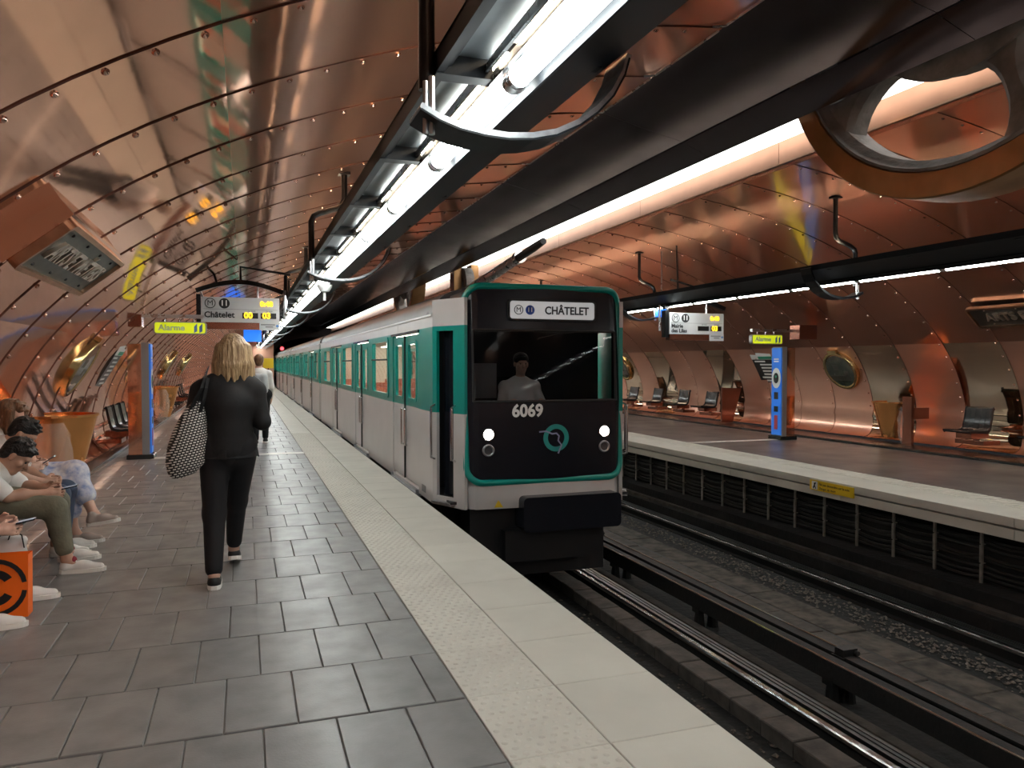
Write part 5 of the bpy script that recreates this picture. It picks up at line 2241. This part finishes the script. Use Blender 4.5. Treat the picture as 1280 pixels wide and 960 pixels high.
def shoe(root, heel, toe, m, sole='sole_white', h=0.085, w=0.044, up=(0, 0, 1), name='shoe'):
    heel, toe, u = V3(*heel), V3(*toe), unit(up)
    d = unit(toe - heel)
    L = np.linalg.norm(toe - heel)
    s_ = unit(np.cross(d, u))
    P = [cap(heel + d * 0.042 + u * 0.05, heel + d * 0.05 + u * h, w * 0.88, w * 0.80, 0.02),
         cap(heel + d * 0.05 + u * 0.042, heel + d * L * 0.55 + u * 0.042, w * 0.9, w * 0.88, 0.03),
         cap(heel + d * L * 0.5 + u * 0.038, heel + d * (L - 0.04) + u * 0.030, w * 0.92, w * 0.66, 0.03)]
    o = grow(root, name, P, m, 0.006)
    # sole slab
    t = MB()
    n = 14
    pts = []
    for q in (1, -1):
        for i in range(n + 1):
            x = i / n if q > 0 else 1 - i / n
            ww = w * (0.80 + 0.32 * math.sin(PI * min(1, x * 0.95)) - (0.0 if x < 0.85 else (x - 0.85) * 2.6)) * (0.55 if x in (0.0, 1.0) else 1)
            pts.append(heel + d * (x * L) + s_ * q * ww)
    rl = np.array(root.location)
    k = len(pts)
    vs = [tuple(p - rl + u * 0.002) for p in pts] + [tuple(p - rl + u * 0.030) for p in pts]
    t.add(vs, [tuple(range(k - 1, -1, -1)), tuple(range(k, 2 * k))] + [(i, (i + 1) % k, k + (i + 1) % k, k + i) for i in range(k)])
    t.build('sole', sole, o)
    return o


def laces(root, sh, heel, toe, m='sole_white'):
    heel, toe = V3(*heel), V3(*toe)
    d = unit(toe - heel)
    s_ = unit(np.cross(d, V3(0, 0, 1)))
    rl = np.array(root.location)
    t = MB()
    for i in range(4):
        c = heel + d * (0.11 + 0.028 * i) + V3(0, 0, 0.092 - 0.008 * i) - rl
        t.tube([tuple(c - s_ * 0.025 - V3(0, 0, 0.008)), tuple(c), tuple(c + s_ * 0.025 - V3(0, 0, 0.008))], 0.004, 5)
    t.build('laces', m, sh)


def phone_obj(c, d, n, label, size=(0.072, 0.148), lit=False):
    d, n = unit(d), unit(n)
    s_ = unit(np.cross(d, n))
    root = empty('smartphone', tuple(c))
    Mx = Matrix(((s_[0], d[0], n[0]), (s_[1], d[1], n[1]), (s_[2], d[2], n[2])))
    root.rotation_euler = Mx.to_euler()
    t = MB()
    t.prism(rounded_rect(-size[0] / 2, size[0] / 2, -size[1] / 2, size[1] / 2, 0.01, 3), 'z', -0.005, 0.003)
    t.build('body', 'phone', root)
    t = MB()
    t.prism(rounded_rect(-size[0] / 2 + 0.004, size[0] / 2 - 0.004, -size[1] / 2 + 0.004, size[1] / 2 - 0.004, 0.008, 3), 'z', 0.003, 0.004)
    t.build('screen', 'screen', root)
    tag(root, label, 'phone')
    return root


mat('screen', (0.03, 0.035, 0.04), 0.1, emit=(0.7, 0.8, 1.0), estr=0.12)

# ------------------------------------------------------------------ woman in the black suit, walking away
W = empty('person', (-0.12, 5.65, 0))
hd = V3(-0.075, 5.66, 1.575)
body = head_prims(hd, (0.05, 1, -0.12), (0, 0.1, 1))
body += [cap((-0.085, 5.63, 1.38), (-0.078, 5.64, 1.49), 0.055, 0.050), cap((-0.11, 5.64, 0.98), (-0.10, 5.64, 1.27), 0.105, 0.095, 0.05),
         cap((-0.27, 5.63, 1.33), (0.07, 5.63, 1.32), 0.055, 0.055, 0.04),
         cap((-0.28, 5.63, 1.33), (-0.335, 5.61, 1.08), 0.048, 0.038), cap((-0.335, 5.61, 1.08), (-0.30, 5.74, 0.88), 0.038, 0.028),
         cap((0.065, 5.63, 1.32), (0.10, 5.60, 1.10), 0.046, 0.038), cap((0.10, 5.60, 1.10), (0.03, 5.83, 1.12), 0.038, 0.028),
         cap((-0.195, 5.63, 0.90), (-0.205, 5.60, 0.48), 0.085, 0.052), cap((-0.205, 5.60, 0.48), (-0.205, 5.47, 0.09), 0.052, 0.032),
         cap((-0.03, 5.64, 0.90), (-0.07, 5.85, 0.52), 0.085, 0.052), cap((-0.07, 5.85, 0.52), (-0.088, 6.05, 0.13), 0.052, 0.034),
         cap((-0.205, 5.47, 0.09), (-0.205, 5.56, 0.04), 0.032, 0.026), cap((-0.088, 6.05, 0.13), (-0.085, 6.13, 0.06), 0.033, 0.026)]
body += hand_prims((0.03, 5.83, 1.12), (-0.3, 1, 0.25), (0.2, 0, 1), (-1, 0, 0.2)) + hand_prims((-0.30, 5.74, 0.88), (0, 0.6, -0.8), (0.3, 0.8, 0.4), (1, 0, 0))
grow(W, 'body', body, 'skin', 0.008)
jk = [cap((-0.11, 5.64, 1.02), (-0.10, 5.625, 1.22), 0.145, 0.158, 0.05), cap((-0.12, 5.645, 0.93), (-0.115, 5.64, 1.02), 0.162, 0.148, 0.05),
      cap((-0.205, 5.645, 0.915), (-0.035, 5.645, 0.915), 0.105, 0.105, 0.05),
      ell((-0.10, 5.62, 1.25), (0.185, 0.112, 0.14), 0.05),
      cap((-0.27, 5.63, 1.325), (0.07, 5.63, 1.315), 0.068, 0.068, 0.04), cap((-0.17, 5.615, 1.385), (0.0, 5.615, 1.38), 0.052, 0.052, 0.04), cap((-0.115, 5.61, 1.415), (-0.045, 5.61, 1.412), 0.056, 0.056, 0.03), cap((-0.125, 5.59, 1.445), (-0.035, 5.59, 1.442), 0.040, 0.040, 0.03), cap((-0.135, 5.62, 1.44), (-0.025, 5.62, 1.44), 0.036, 0.036, 0.03), cap((-0.20, 5.63, 1.36), (0.02, 5.63, 1.355), 0.07, 0.07, 0.05),
      cap((-0.29, 5.63, 1.315), (-0.345, 5.60, 1.08), 0.066, 0.056, 0.03), cap((-0.345, 5.60, 1.08), (-0.305, 5.73, 0.90), 0.055, 0.042, 0.03),
      cap((0.075, 5.63, 1.305), (0.112, 5.595, 1.10), 0.062, 0.054, 0.03), cap((0.112, 5.595, 1.10), (0.045, 5.80, 1.12), 0.053, 0.042, 0.03)]
jk = grow(W, 'jacket', jk, 'suit_black', 0.009)
# flared skirt of the jacket with its back vent
t = MB()
vs, fs = [], []
rows_ = [(1.06, 0.172, 0.125), (0.98, 0.185, 0.137), (0.90, 0.203, 0.150), (0.862, 0.210, 0.156)]
n = 40
for z, a_, b_ in rows_:
    for k_ in range(n + 1):
        a = -PI / 2 + 2 * PI * k_ / n
        fold = 1 + 0.018 * math.sin(7 * a) * (1.06 - z) / 0.2
        sh_ = 0.02 if k_ >= n - 1 else 0.0
        vs.append((-0.12 + 0.12 + a_ * fold * math.cos(a) + 0.0, 0.0 + b_ * fold * math.sin(a) - sh_, z - (0.012 if 10 < k_ < 30 else 0)))
for r_ in range(len(rows_) - 1):
    for k_ in range(n):
        fs.append((r_ * (n + 1) + k_, r_ * (n + 1) + k_ + 1, (r_ + 1) * (n + 1) + k_ + 1, (r_ + 1) * (n + 1) + k_))
t.add(vs, fs)
t.build('jacket_skirt', 'suit_black', jk, smooth=True)
tr = [cap((-0.195, 5.645, 0.95), (-0.045, 5.645, 0.95), 0.125, 0.125, 0.04), cap((-0.20, 5.635, 0.86), (-0.205, 5.605, 0.48), 0.102, 0.075, 0.03),
      cap((-0.205, 5.605, 0.48), (-0.207, 5.485, 0.13), 0.075, 0.056, 0.03), cap((-0.03, 5.645, 0.86), (-0.065, 5.85, 0.52), 0.102, 0.075, 0.03),
      cap((-0.065, 5.85, 0.52), (-0.085, 6.03, 0.19), 0.073, 0.054, 0.03), ell((-0.12, 5.60, 0.90), (0.155, 0.10, 0.11), 0.05)]
grow(W, 'trousers', tr, 'trouser_black', 0.009)
shoe(W, (-0.205, 5.415, 0.0), (-0.205, 5.655, 0.0), 'shoe_black', h=0.05, w=0.042)
shoe(W, (-0.088, 5.995, 0.055), (-0.080, 6.225, 0.0), 'shoe_black', h=0.05, w=0.042, up=(0, 0.2, 1))
hair = [ell(hd + V3(0, -0.010, 0.040), (0.092, 0.108, 0.100), 0.03), ell(hd + V3(0, -0.035, -0.03), (0.105, 0.085, 0.12), 0.03)]
for i in range(13):
    a = PI + PI * (i / 12.0)
    x_, y_ = 0.108 * math.cos(a), -0.015 + 0.085 * math.sin(a)
    l = -0.205 + 0.03 * math.sin(i * 2.1) - (0.03 if i < 3 or i > 9 else 0)
    hair.append(cap(hd + V3(x_ * 0.80, y_ * 0.8, 0.04), hd + V3(x_ * 1.02, y_ - 0.005, -0.08), 0.032, 0.030, 0.014))
    hair.append(cap(hd + V3(x_ * 1.02, y_ - 0.005, -0.08), hd + V3(x_ * 1.22 + 0.008 * math.sin(i * 3.3), y_ - 0.012, l), 0.030, 0.010, 0.012))
grow(W, 'hair', hair, 'hair_blond', 0.007)
eyes(W, hd, (0.05, 1, -0.12), (0, 0.1, 1))
tag(W, 'woman with shoulder length blond hair in a black trouser suit, walking along the platform', 'person')

# woven tote on her shoulder
BG = empty('tote_bag', (-0.385, 5.56, 0.74))
t = MB()
vs, fs = [], []
rows_ = [(0.0, 0.035, 0.03, -0.045), (0.03, 0.085, 0.045, -0.02), (0.10, 0.125, 0.062, 0.005), (0.20, 0.128, 0.070, 0.02), (0.30, 0.112, 0.064, 0.035), (0.40, 0.085, 0.052, 0.055), (0.47, 0.055, 0.038, 0.07), (0.51, 0.025, 0.02, 0.08)]
n = 22
for z, a_, b_, cx_ in rows_:
    for k_ in range(n):
        a = 2 * PI * k_ / n
        vs.append((cx_ + a_ * math.cos(a), b_ * math.sin(a) * (1 + 0.06 * math.sin(5 * a)), z))
for r_ in range(len(rows_) - 1):
    for k_ in range(n):
        k2 = (k_ + 1) % n
        fs.append((r_ * n + k_, r_ * n + k2, (r_ + 1) * n + k2, (r_ + 1) * n + k_))
fs.append(tuple(range(n - 1, -1, -1)))
t.add(vs, fs)
t.build('pouch', 'woven', BG, smooth=True)
t = MB()
t.ribbon([(0.035, -0.02, 0.42), (0.07, -0.05, 0.52), (0.115, -0.055, 0.60), (0.135, -0.03, 0.665), (0.13, 0.03, 0.675), (0.125, 0.08, 0.60), (0.11, 0.05, 0.45)], 0.032, 0.007, (0.6, 0.4, 0))
t.build('strap', 'suit_black', BG)
t = MB()
t.ribbon([(0.095, -0.03, 0.42), (0.125, -0.055, 0.52), (0.140, -0.055, 0.60), (0.150, -0.03, 0.665)], 0.024, 0.006, (0.6, 0.4, 0))
t.build('strap', 'suit_black', BG)
tag(BG, 'black and white woven tote bag hanging from the blond woman\'s shoulder', 'bag')


# ------------------------------------------------------------------ seated people, facing the tracks
def seated(y, hip_x, head, label, shirt, legs, arms, hair_kind, look=(0.75, 0, -0.65), skin='skin', neck=None, sleeve=0.55, long_hair=False,
           trouser='trouser_olive', skirt=False):
    root = empty('person', (hip_x, y, 0))
    head = V3(*head)
    f = unit(look)
    side_ = V3(0, 1, 0)
    up = unit(np.cross(side_, f)) * -1
    if up[2] < 0:
        up = -up
    neck = V3(*neck) if neck else head - up * 0.11 - f * 0.05
    hip = V3(hip_x, y, 0.55)
    sh_c = neck - V3(0.03, 0, 0.07)
    chest = hip * 0.45 + sh_c * 0.55 + V3(-0.05, 0, 0.01)
    B = head_prims(head, f, up)
    B += [cap(neck - V3(0.02, 0, 0.03), head - up * 0.06 - f * 0.02, 0.052, 0.050)]
    B += [cap(hip + V3(0, 0, 0.02), chest, 0.125, 0.135, 0.05), cap(chest, sh_c, 0.13, 0.10, 0.05),
          cap(sh_c + V3(0, -0.16, -0.01), sh_c + V3(0, 0.16, -0.01), 0.055, 0.055, 0.04)]
    S = [cap(hip + V3(-0.01, 0, 0.0), chest, 0.150, 0.162, 0.05), cap(chest, sh_c, 0.155, 0.118, 0.05),
         cap(chest + V3(0, -0.07, 0), chest + V3(0, 0.07, 0), 0.145, 0.145, 0.05),
         cap(sh_c + V3(0, -0.17, -0.01), sh_c + V3(0, 0.17, -0.01), 0.070, 0.070, 0.04), cap(sh_c, neck - V3(0.01, 0, 0.02), 0.075, 0.062, 0.03)]
    for q, (el, wr, hd_, th, nr) in zip((-1, 1), arms):
        sh_ = sh_c + V3(0, q * 0.18, -0.015)
        el, wr = V3(*el), V3(*wr)
        B += [cap(sh_, el, 0.050, 0.040), cap(el, el * 0.6 + wr * 0.4, 0.040, 0.041, 0.02), cap(el * 0.6 + wr * 0.4, wr, 0.041, 0.027)]
        B += hand_prims(wr, hd_, th, nr, 0.75)
        e2 = sh_ * (1 - sleeve) + el * sleeve if sleeve <= 1 else el
        S += [cap(sh_, e2, 0.066, 0.062, 0.03)]
        if sleeve > 1:
            S += [cap(el, wr * 0.9 + el * 0.1, 0.056, 0.042, 0.03)]
    T = [cap(hip + V3(0, -0.09, -0.02), hip + V3(0, 0.09, -0.02), 0.128, 0.128, 0.05)]
    for q, (kn, an) in zip((-1, 1), legs):
        kn, an = V3(*kn), V3(*an)
        hp = hip + V3(0.02, q * 0.10, -0.02)
        B += [cap(hp, kn, 0.080, 0.056), cap(kn, kn * 0.6 + an * 0.4, 0.055, 0.055), cap(kn * 0.6 + an * 0.4, an, 0.055, 0.036), cap(an, an + V3(0.05, 0, -0.045), 0.036, 0.03)]
        end = kn * (0.22 if not skirt else 0.45) + an * (0.78 if not skirt else 0.55)
        T += [cap(hp, kn, 0.105, 0.080, 0.04), cap(kn, end, 0.080, 0.060 if not skirt else 0.085, 0.03)]
        if skirt:
            T += [cap(hp, kn, 0.115, 0.09, 0.06)]
    if skirt:
        k0_, k1_ = V3(*legs[0][0]), V3(*legs[1][0])
        T += [cap(k0_, k1_, 0.085, 0.085, 0.06), cap((k0_ + k1_) / 2 - V3(0.2, 0, 0), (k0_ + k1_) / 2 - V3(0, 0, 0.10), 0.10, 0.09, 0.06)]
    grow(root, 'body', B, skin, 0.008)
    grow(root, 'shirt', S, shirt, 0.009)
    grow(root, 'skirt' if skirt else 'trousers', T, trouser, 0.009)
    # hair cap: lifted over the crown and back
    r = V3(0, 1, 0)
    R = np.stack([r, f, up], 1)
    Hh = [ell(head + up * 0.050 - f * 0.020, V3(0.083, 0.100, 0.083), 0.02, R), ell(head + up * 0.005 - f * 0.052, V3(0.078, 0.062, 0.085), 0.02, R)]
    rr = random.Random(int(y * 100))
    for i in range(26):
        a, b = rr.uniform(-1.2, 1.2), rr.uniform(-0.9, 0.95)
        d_ = unit(r * math.sin(a) * 0.8 + f * b + up * (1.0 - 0.4 * abs(b)))
        p = head + up * 0.03 - f * 0.01 + d_ * 0.085
        Hh.append(cap(p, p + unit(d_ + f * 0.6 + r * rr.uniform(-.4, .4)) * 0.035, 0.020, 0.006, 0.012))
    if long_hair:
        for i in range(9):
            a = -1.5 + 3.0 * i / 8
            d_ = r * math.sin(a) * 0.085 - f * math.cos(a) * 0.085
            p = head + d_ + up * 0.03
            Hh += [cap(p, p + V3(-0.01, 0, -0.13), 0.032, 0.030, 0.014), cap(p + V3(-0.01, 0, -0.13), p + d_ * 0.15 + V3(-0.0, 0, -0.24), 0.030, 0.012, 0.012)]
    grow(root, 'hair', Hh, hair_kind, 0.007)
    eyes(root, head, f, up)
    tag(root, label, 'person')
    return root


# man in olive trousers
m2 = seated(6.36, -1.80, (-1.545, 6.34, 0.845), 'man with short black hair in a pale T-shirt and olive trousers, bent over his phone', 'shirt_white',
            (((-1.29, 6.22, 0.475), (-1.215, 6.22, 0.10)), ((-1.33, 6.50, 0.475), (-1.30, 6.60, 0.10))),
            (((-1.56, 6.15, 0.585), (-1.36, 6.27, 0.575), (1, 0.15, -0.05), (0, 0.4, 1), (0, 1, -0.1)),
             ((-1.56, 6.55, 0.60), (-1.38, 6.40, 0.60), (1, -0.25, 0.0), (0, -0.4, 1), (0, -1, -0.1))),
            'hair_black', look=(0.72, -0.05, -0.69), skin='skin_tan', neck=(-1.66, 6.35, 0.80), sleeve=0.8)
for (h_, t_) in (((-1.265, 6.22, 0.0), (-0.965, 6.22, 0.0)), ((-1.35, 6.60, 0.0), (-1.06, 6.62, 0.0))):
    s_ = shoe(m2, h_, t_, 'shoe_white', h=0.09)
    laces(m2, s_, h_, t_)
    grow(m2, 'sock', [cap(V3(*h_) + V3(0.052, 0, 0.088), V3(*h_) + V3(0.085, 0, 0.092), 0.036, 0.030)], 'sock_red', 0.007)
t = MB()
t.ribbon([(-1.55 + 1.80 + 0.105, 6.28 - 6.36, 0.80), (-1.55 + 1.80 + 0.10, 6.27 - 6.36, 0.775)], 0.012, 0.012, (0, 1, 0))
t.build('earbud', 'letter_white', m2)
phone_obj((-1.235, 6.335, 0.600), (0.97, 0, 0.2), (-0.2, 0, 0.97), 'dark phone in the hands of the man in olive trousers')
# man with the collar
m1 = seated(6.92, -1.86, (-1.635, 6.90, 0.955), 'man with short dark hair and a white collared shirt, looking down', 'shirt_white',
            (((-1.38, 6.80, 0.48), (-1.40, 6.80, 0.10)), ((-1.38, 7.04, 0.48), (-1.40, 7.04, 0.10))),
            (((-1.70, 6.72, 0.66), (-1.50, 6.86, 0.58), (1, 0.2, -0.05), (0, 0.4, 1), (0, 1, -0.1)),
             ((-1.70, 7.12, 0.66), (-1.50, 6.98, 0.58), (1, -0.2, 0.0), (0, -0.4, 1), (0, -1, -0.1))),
            'hair_black', look=(0.70, -0.05, -0.62), skin='skin_tan', neck=(-1.76, 6.91, 0.90), sleeve=0.9, trouser='jeans')
t = MB()
t.lathe([(0.078, -0.035), (0.070, 0.015), (0.064, 0.018)], 18, (-1.745 + 1.86, -0.01, 0.885))
o = t.build('collar', 'shirt_white', m1, smooth=True)
for h_ in ((-1.45, 6.80, 0.0), (-1.45, 7.04, 0.0)):
    shoe(m1, h_, (h_[0] + 0.29, h_[1], 0.0), 'shoe_white')
# woman in the printed skirt
g = seated(7.42, -1.90, (-1.815, 7.32, 1.075), 'woman with brown hair in a blue and white printed skirt, legs crossed', 'shirt_white',
           (((-1.42, 7.28, 0.50), (-1.36, 7.24, 0.10)), ((-1.36, 7.30, 0.585), (-1.20, 7.16, 0.255))),
           (((-1.86, 7.20, 0.78), (-1.68, 7.18, 0.66), (1, 0.2, 0.1), (0, 0.4, 1), (0, 1, -0.1)),
            ((-1.80, 7.62, 0.78), (-1.66, 7.34, 0.67), (1, -0.3, 0.1), (0, -0.4, 1), (0, -1, -0.1))),
           'hair_brown', look=(0.78, -0.35, -0.48), neck=(-1.88, 7.36, 0.97), sleeve=0.6, long_hair=True, trouser='dress_print', skirt=True)
s_ = shoe(g, (-1.245, 7.14, 0.155), (-0.99, 7.10, 0.190), 'shoe_taupe', up=(-0.12, 0, 1))
shoe(g, (-1.40, 7.24, 0.0), (-1.13, 7.24, 0.0), 'shoe_taupe')
phone_obj((-1.55, 7.25, 0.70), (0.8, 0, 0.55), (-0.55, 0, 0.8), 'dark phone in the hands of the woman in the printed skirt')
# person with the orange bag: only arms and shoes reach into the frame
p3 = seated(5.28, -1.98, (-1.66, 5.28, 1.02), 'person with bare forearms and white sneakers, an orange bag between the feet', 'shirt_white',
            (((-1.47, 5.10, 0.49), (-1.42, 5.02, 0.10)), ((-1.47, 5.46, 0.49), (-1.40, 5.58, 0.10))),
            (((-1.66, 5.04, 0.60), (-1.38, 5.21, 0.53), (1, 0.22, -0.05), (0, 0.4, 1), (0, 1, -0.1)),
             ((-1.68, 5.50, 0.64), (-1.40, 5.33, 0.565), (1, -0.2, -0.05), (0, -0.4, 1), (0, -1, -0.1))),
            'hair_brown', skin='skin', neck=(-1.76, 5.28, 0.94), sleeve=0.6, trouser='jeans')
for (h_, t_) in (((-1.48, 5.02, 0.0), (-1.185, 5.04, 0.0)), ((-1.45, 5.58, 0.0), (-1.135, 5.60, 0.0))):
    s_ = shoe(p3, h_, t_, 'shoe_white', h=0.09)
    laces(p3, s_, h_, t_)
phone_obj((-1.265, 5.27, 0.560), (0.97, 0, 0.2), (-0.2, 0, 0.97), 'dark phone held in bare hands above the orange bag')
# orange shopping bag
OB = empty('shopping_bag', (-1.40, 5.28, 0))
t = MB()
A_ = [(-0.17, -0.055), (0.17, -0.055), (0.17, 0.055), (-0.17, 0.055)]
vs = [(x, y, 0.0) for x, y in A_] + [(x * 1.03, y * 0.9, 0.37) for x, y in A_]
t.add(vs, [(3, 2, 1, 0), (0, 1, 5, 4), (1, 2, 6, 5), (2, 3, 7, 6), (3, 0, 4, 7)])
t.build('pouch', 'orange', OB)


def arc_band(r0, r1, a0, a1, n=28):
    t_ = MB()
    vs_, fs_ = [], []
    for i in range(n + 1):
        a = a0 + (a1 - a0) * i / n
        for r in (r0, r1):
            x = max(-0.168, min(0.168, r * math.cos(a)))
            vs_.append((x, -0.058, 0.185 + r * math.sin(a)))
    for i in range(n):
        fs_.append((2 * i, 2 * i + 2, 2 * i + 3, 2 * i + 1))
    t_.add(vs_, fs_)
    return t_


arc_band(0.145, 0.172, 0.15, 2 * PI - 0.15).build('printed_ring', 'letter_dark', OB, loc=(0, 0, 0))
arc_band(0.062, 0.108, 0.55, 2 * PI - 0.55).build('printed_letter', 'letter_dark', OB)
tag(OB, 'orange shopping bag printed with a black C in a ring', 'bag')
WB = empty('plastic_bag', (-1.40, 5.42, 0))
grow(WB, 'pouch', [ell((-1.40, 5.42, 0.24), (0.15, 0.06, 0.22), 0.04), cap((-1.48, 5.42, 0.36), (-1.30, 5.42, 0.42), 0.05, 0.03, 0.04)], 'bag_plain', 0.01)
t = MB()
t.tube([(0.03, -0.03, 0.42), (0.06, -0.05, 0.50), (0.11, -0.05, 0.46), (0.12, -0.04, 0.38)], 0.004, 5)
t.build('handle', 'cable', WB)
tag(WB, 'crumpled pale plastic bag behind the orange shopping bag', 'bag')

# ------------------------------------------------------------------ far passenger on the platform and the driver
FP = empty('person', (0.27, 15.2, 0))
h = V3(0.25, 15.2, 1.56)
B = head_prims(h, (0, 1, 0), (0, 0, 1)) + [cap((0.25, 15.2, 1.36), (0.25, 15.2, 1.48), 0.055, 0.05), cap((0.27, 15.2, 0.98), (0.26, 15.2, 1.3), 0.13, 0.14, 0.05)]
for q in (-1, 1):
    B += [cap((0.26 + q * 0.16, 15.2, 1.32), (0.26 + q * 0.21, 15.2, 1.06), 0.045, 0.038), cap((0.26 + q * 0.21, 15.2, 1.06), (0.26 + q * 0.20, 15.28, 0.84), 0.038, 0.028),
          cap((0.27 + q * 0.09, 15.2, 0.92), (0.27 + q * 0.09, 15.2 + q * 0.12, 0.5), 0.085, 0.055), cap((0.27 + q * 0.09, 15.2 + q * 0.12, 0.5), (0.27 + q * 0.09, 15.2 + q * 0.18, 0.09), 0.055, 0.036)]
    B += hand_prims((0.26 + q * 0.20, 15.28, 0.84), (0, 0.3, -1), (0, 1, 0.3), (-q, 0, 0))
grow(FP, 'body', B, 'skin', 0.010)
S = [cap((0.27, 15.2, 0.96), (0.26, 15.2, 1.28), 0.155, 0.165, 0.05), cap((0.10, 15.2, 1.32), (0.42, 15.2, 1.32), 0.068, 0.068, 0.04)]
for q in (-1, 1):
    S += [cap((0.26 + q * 0.17, 15.2, 1.31), (0.26 + q * 0.21, 15.2, 1.06), 0.062, 0.056), cap((0.26 + q * 0.21, 15.2, 1.06), (0.26 + q * 0.20, 15.27, 0.88), 0.054, 0.042)]
grow(FP, 'shirt', S, 'shirt_white', 0.012)
T = [cap((0.18, 15.2, 0.93), (0.36, 15.2, 0.93), 0.13, 0.13)]
for q in (-1, 1):
    T += [cap((0.27 + q * 0.09, 15.2, 0.9), (0.27 + q * 0.09, 15.2 + q * 0.12, 0.5), 0.10, 0.075), cap((0.27 + q * 0.09, 15.2 + q * 0.12, 0.5), (0.27 + q * 0.09, 15.2 + q * 0.18, 0.12), 0.073, 0.056)]
grow(FP, 'trousers', T, 'trouser_black', 0.012)
grow(FP, 'hair', [ell(h + V3(0, -0.015, 0.035), (0.088, 0.105, 0.095), 0.02), ell(h + V3(0, -0.05, -0.02), (0.078, 0.06, 0.08), 0.02)], 'hair_brown', 0.01)
grow(FP, 'backpack', [cap((0.2, 15.03, 1.02), (0.2, 15.03, 1.25), 0.09, 0.08, 0.05), cap((0.32, 15.03, 1.02), (0.32, 15.03, 1.25), 0.09, 0.08, 0.05)], 'shirt_grey', 0.012)
for q in (-1, 1):
    shoe(FP, (0.27 + q * 0.09, 15.13 + q * 0.18, 0.0), (0.27 + q * 0.09, 15.38 + q * 0.18, 0.0), 'shoe_black')
tag(FP, 'passenger in a white shirt with a grey backpack, beyond the blond woman', 'person')

DR = empty('person', (TX - 0.12, 8.42, 0.6))
h = V3(TX - 0.12, 8.34, 1.50)
B = head_prims(h, (0, -1, -0.1), (0, 0, 1)) + [cap((TX - 0.12, 8.38, 1.30), (TX - 0.12, 8.36, 1.42), 0.055, 0.05), cap((TX - 0.12, 8.42, 0.75), (TX - 0.12, 8.40, 1.2), 0.13, 0.14, 0.05)]
S = [cap((TX - 0.12, 8.42, 0.75), (TX - 0.12, 8.40, 1.2), 0.16, 0.17, 0.05), cap((TX - 0.30, 8.40, 1.24), (TX + 0.06, 8.40, 1.24), 0.07, 0.07, 0.04)]
T = []
for q in (-1, 1):
    x_ = TX - 0.12
    B += [cap((x_ + q * 0.17, 8.40, 1.22), (x_ + q * 0.24, 8.30, 1.02), 0.046, 0.04), cap((x_ + q * 0.24, 8.30, 1.02), (x_ + q * 0.16, 8.08, 1.08), 0.04, 0.03)]
    B += hand_prims((x_ + q * 0.16, 8.08, 1.08), (0, -1, -0.2), (-q, 0, 0.3), (0, 0, -1))
    B += [cap((x_ + q * 0.1, 8.40, 0.70), (x_ + q * 0.12, 8.06, 0.72), 0.08, 0.055), cap((x_ + q * 0.12, 8.06, 0.72), (x_ + q * 0.12, 8.04, 0.30), 0.055, 0.04)]
    S += [cap((x_ + q * 0.18, 8.40, 1.21), (x_ + q * 0.24, 8.31, 1.04), 0.065, 0.058)]
    T += [cap((x_ + q * 0.1, 8.42, 0.70), (x_ + q * 0.12, 8.08, 0.72), 0.10, 0.075), cap((x_ + q * 0.12, 8.08, 0.72), (x_ + q * 0.12, 8.06, 0.30), 0.075, 0.06)]
grow(DR, 'body', B, 'skin', 0.010)
grow(DR, 'shirt', S, 'shirt_white', 0.012)
grow(DR, 'trousers', T, 'jeans', 0.012)
grow(DR, 'hair', [ell(h + V3(0, 0.012, 0.052), (0.088, 0.102, 0.080), 0.02), ell(h + V3(0, 0.05, 0.0), (0.078, 0.06, 0.085), 0.02)], 'hair_black', 0.01)
eyes(DR, h, (0, -1, -0.1), (0, 0, 1))
tag(DR, 'driver in a white shirt seated behind the windscreen of the train', 'person')
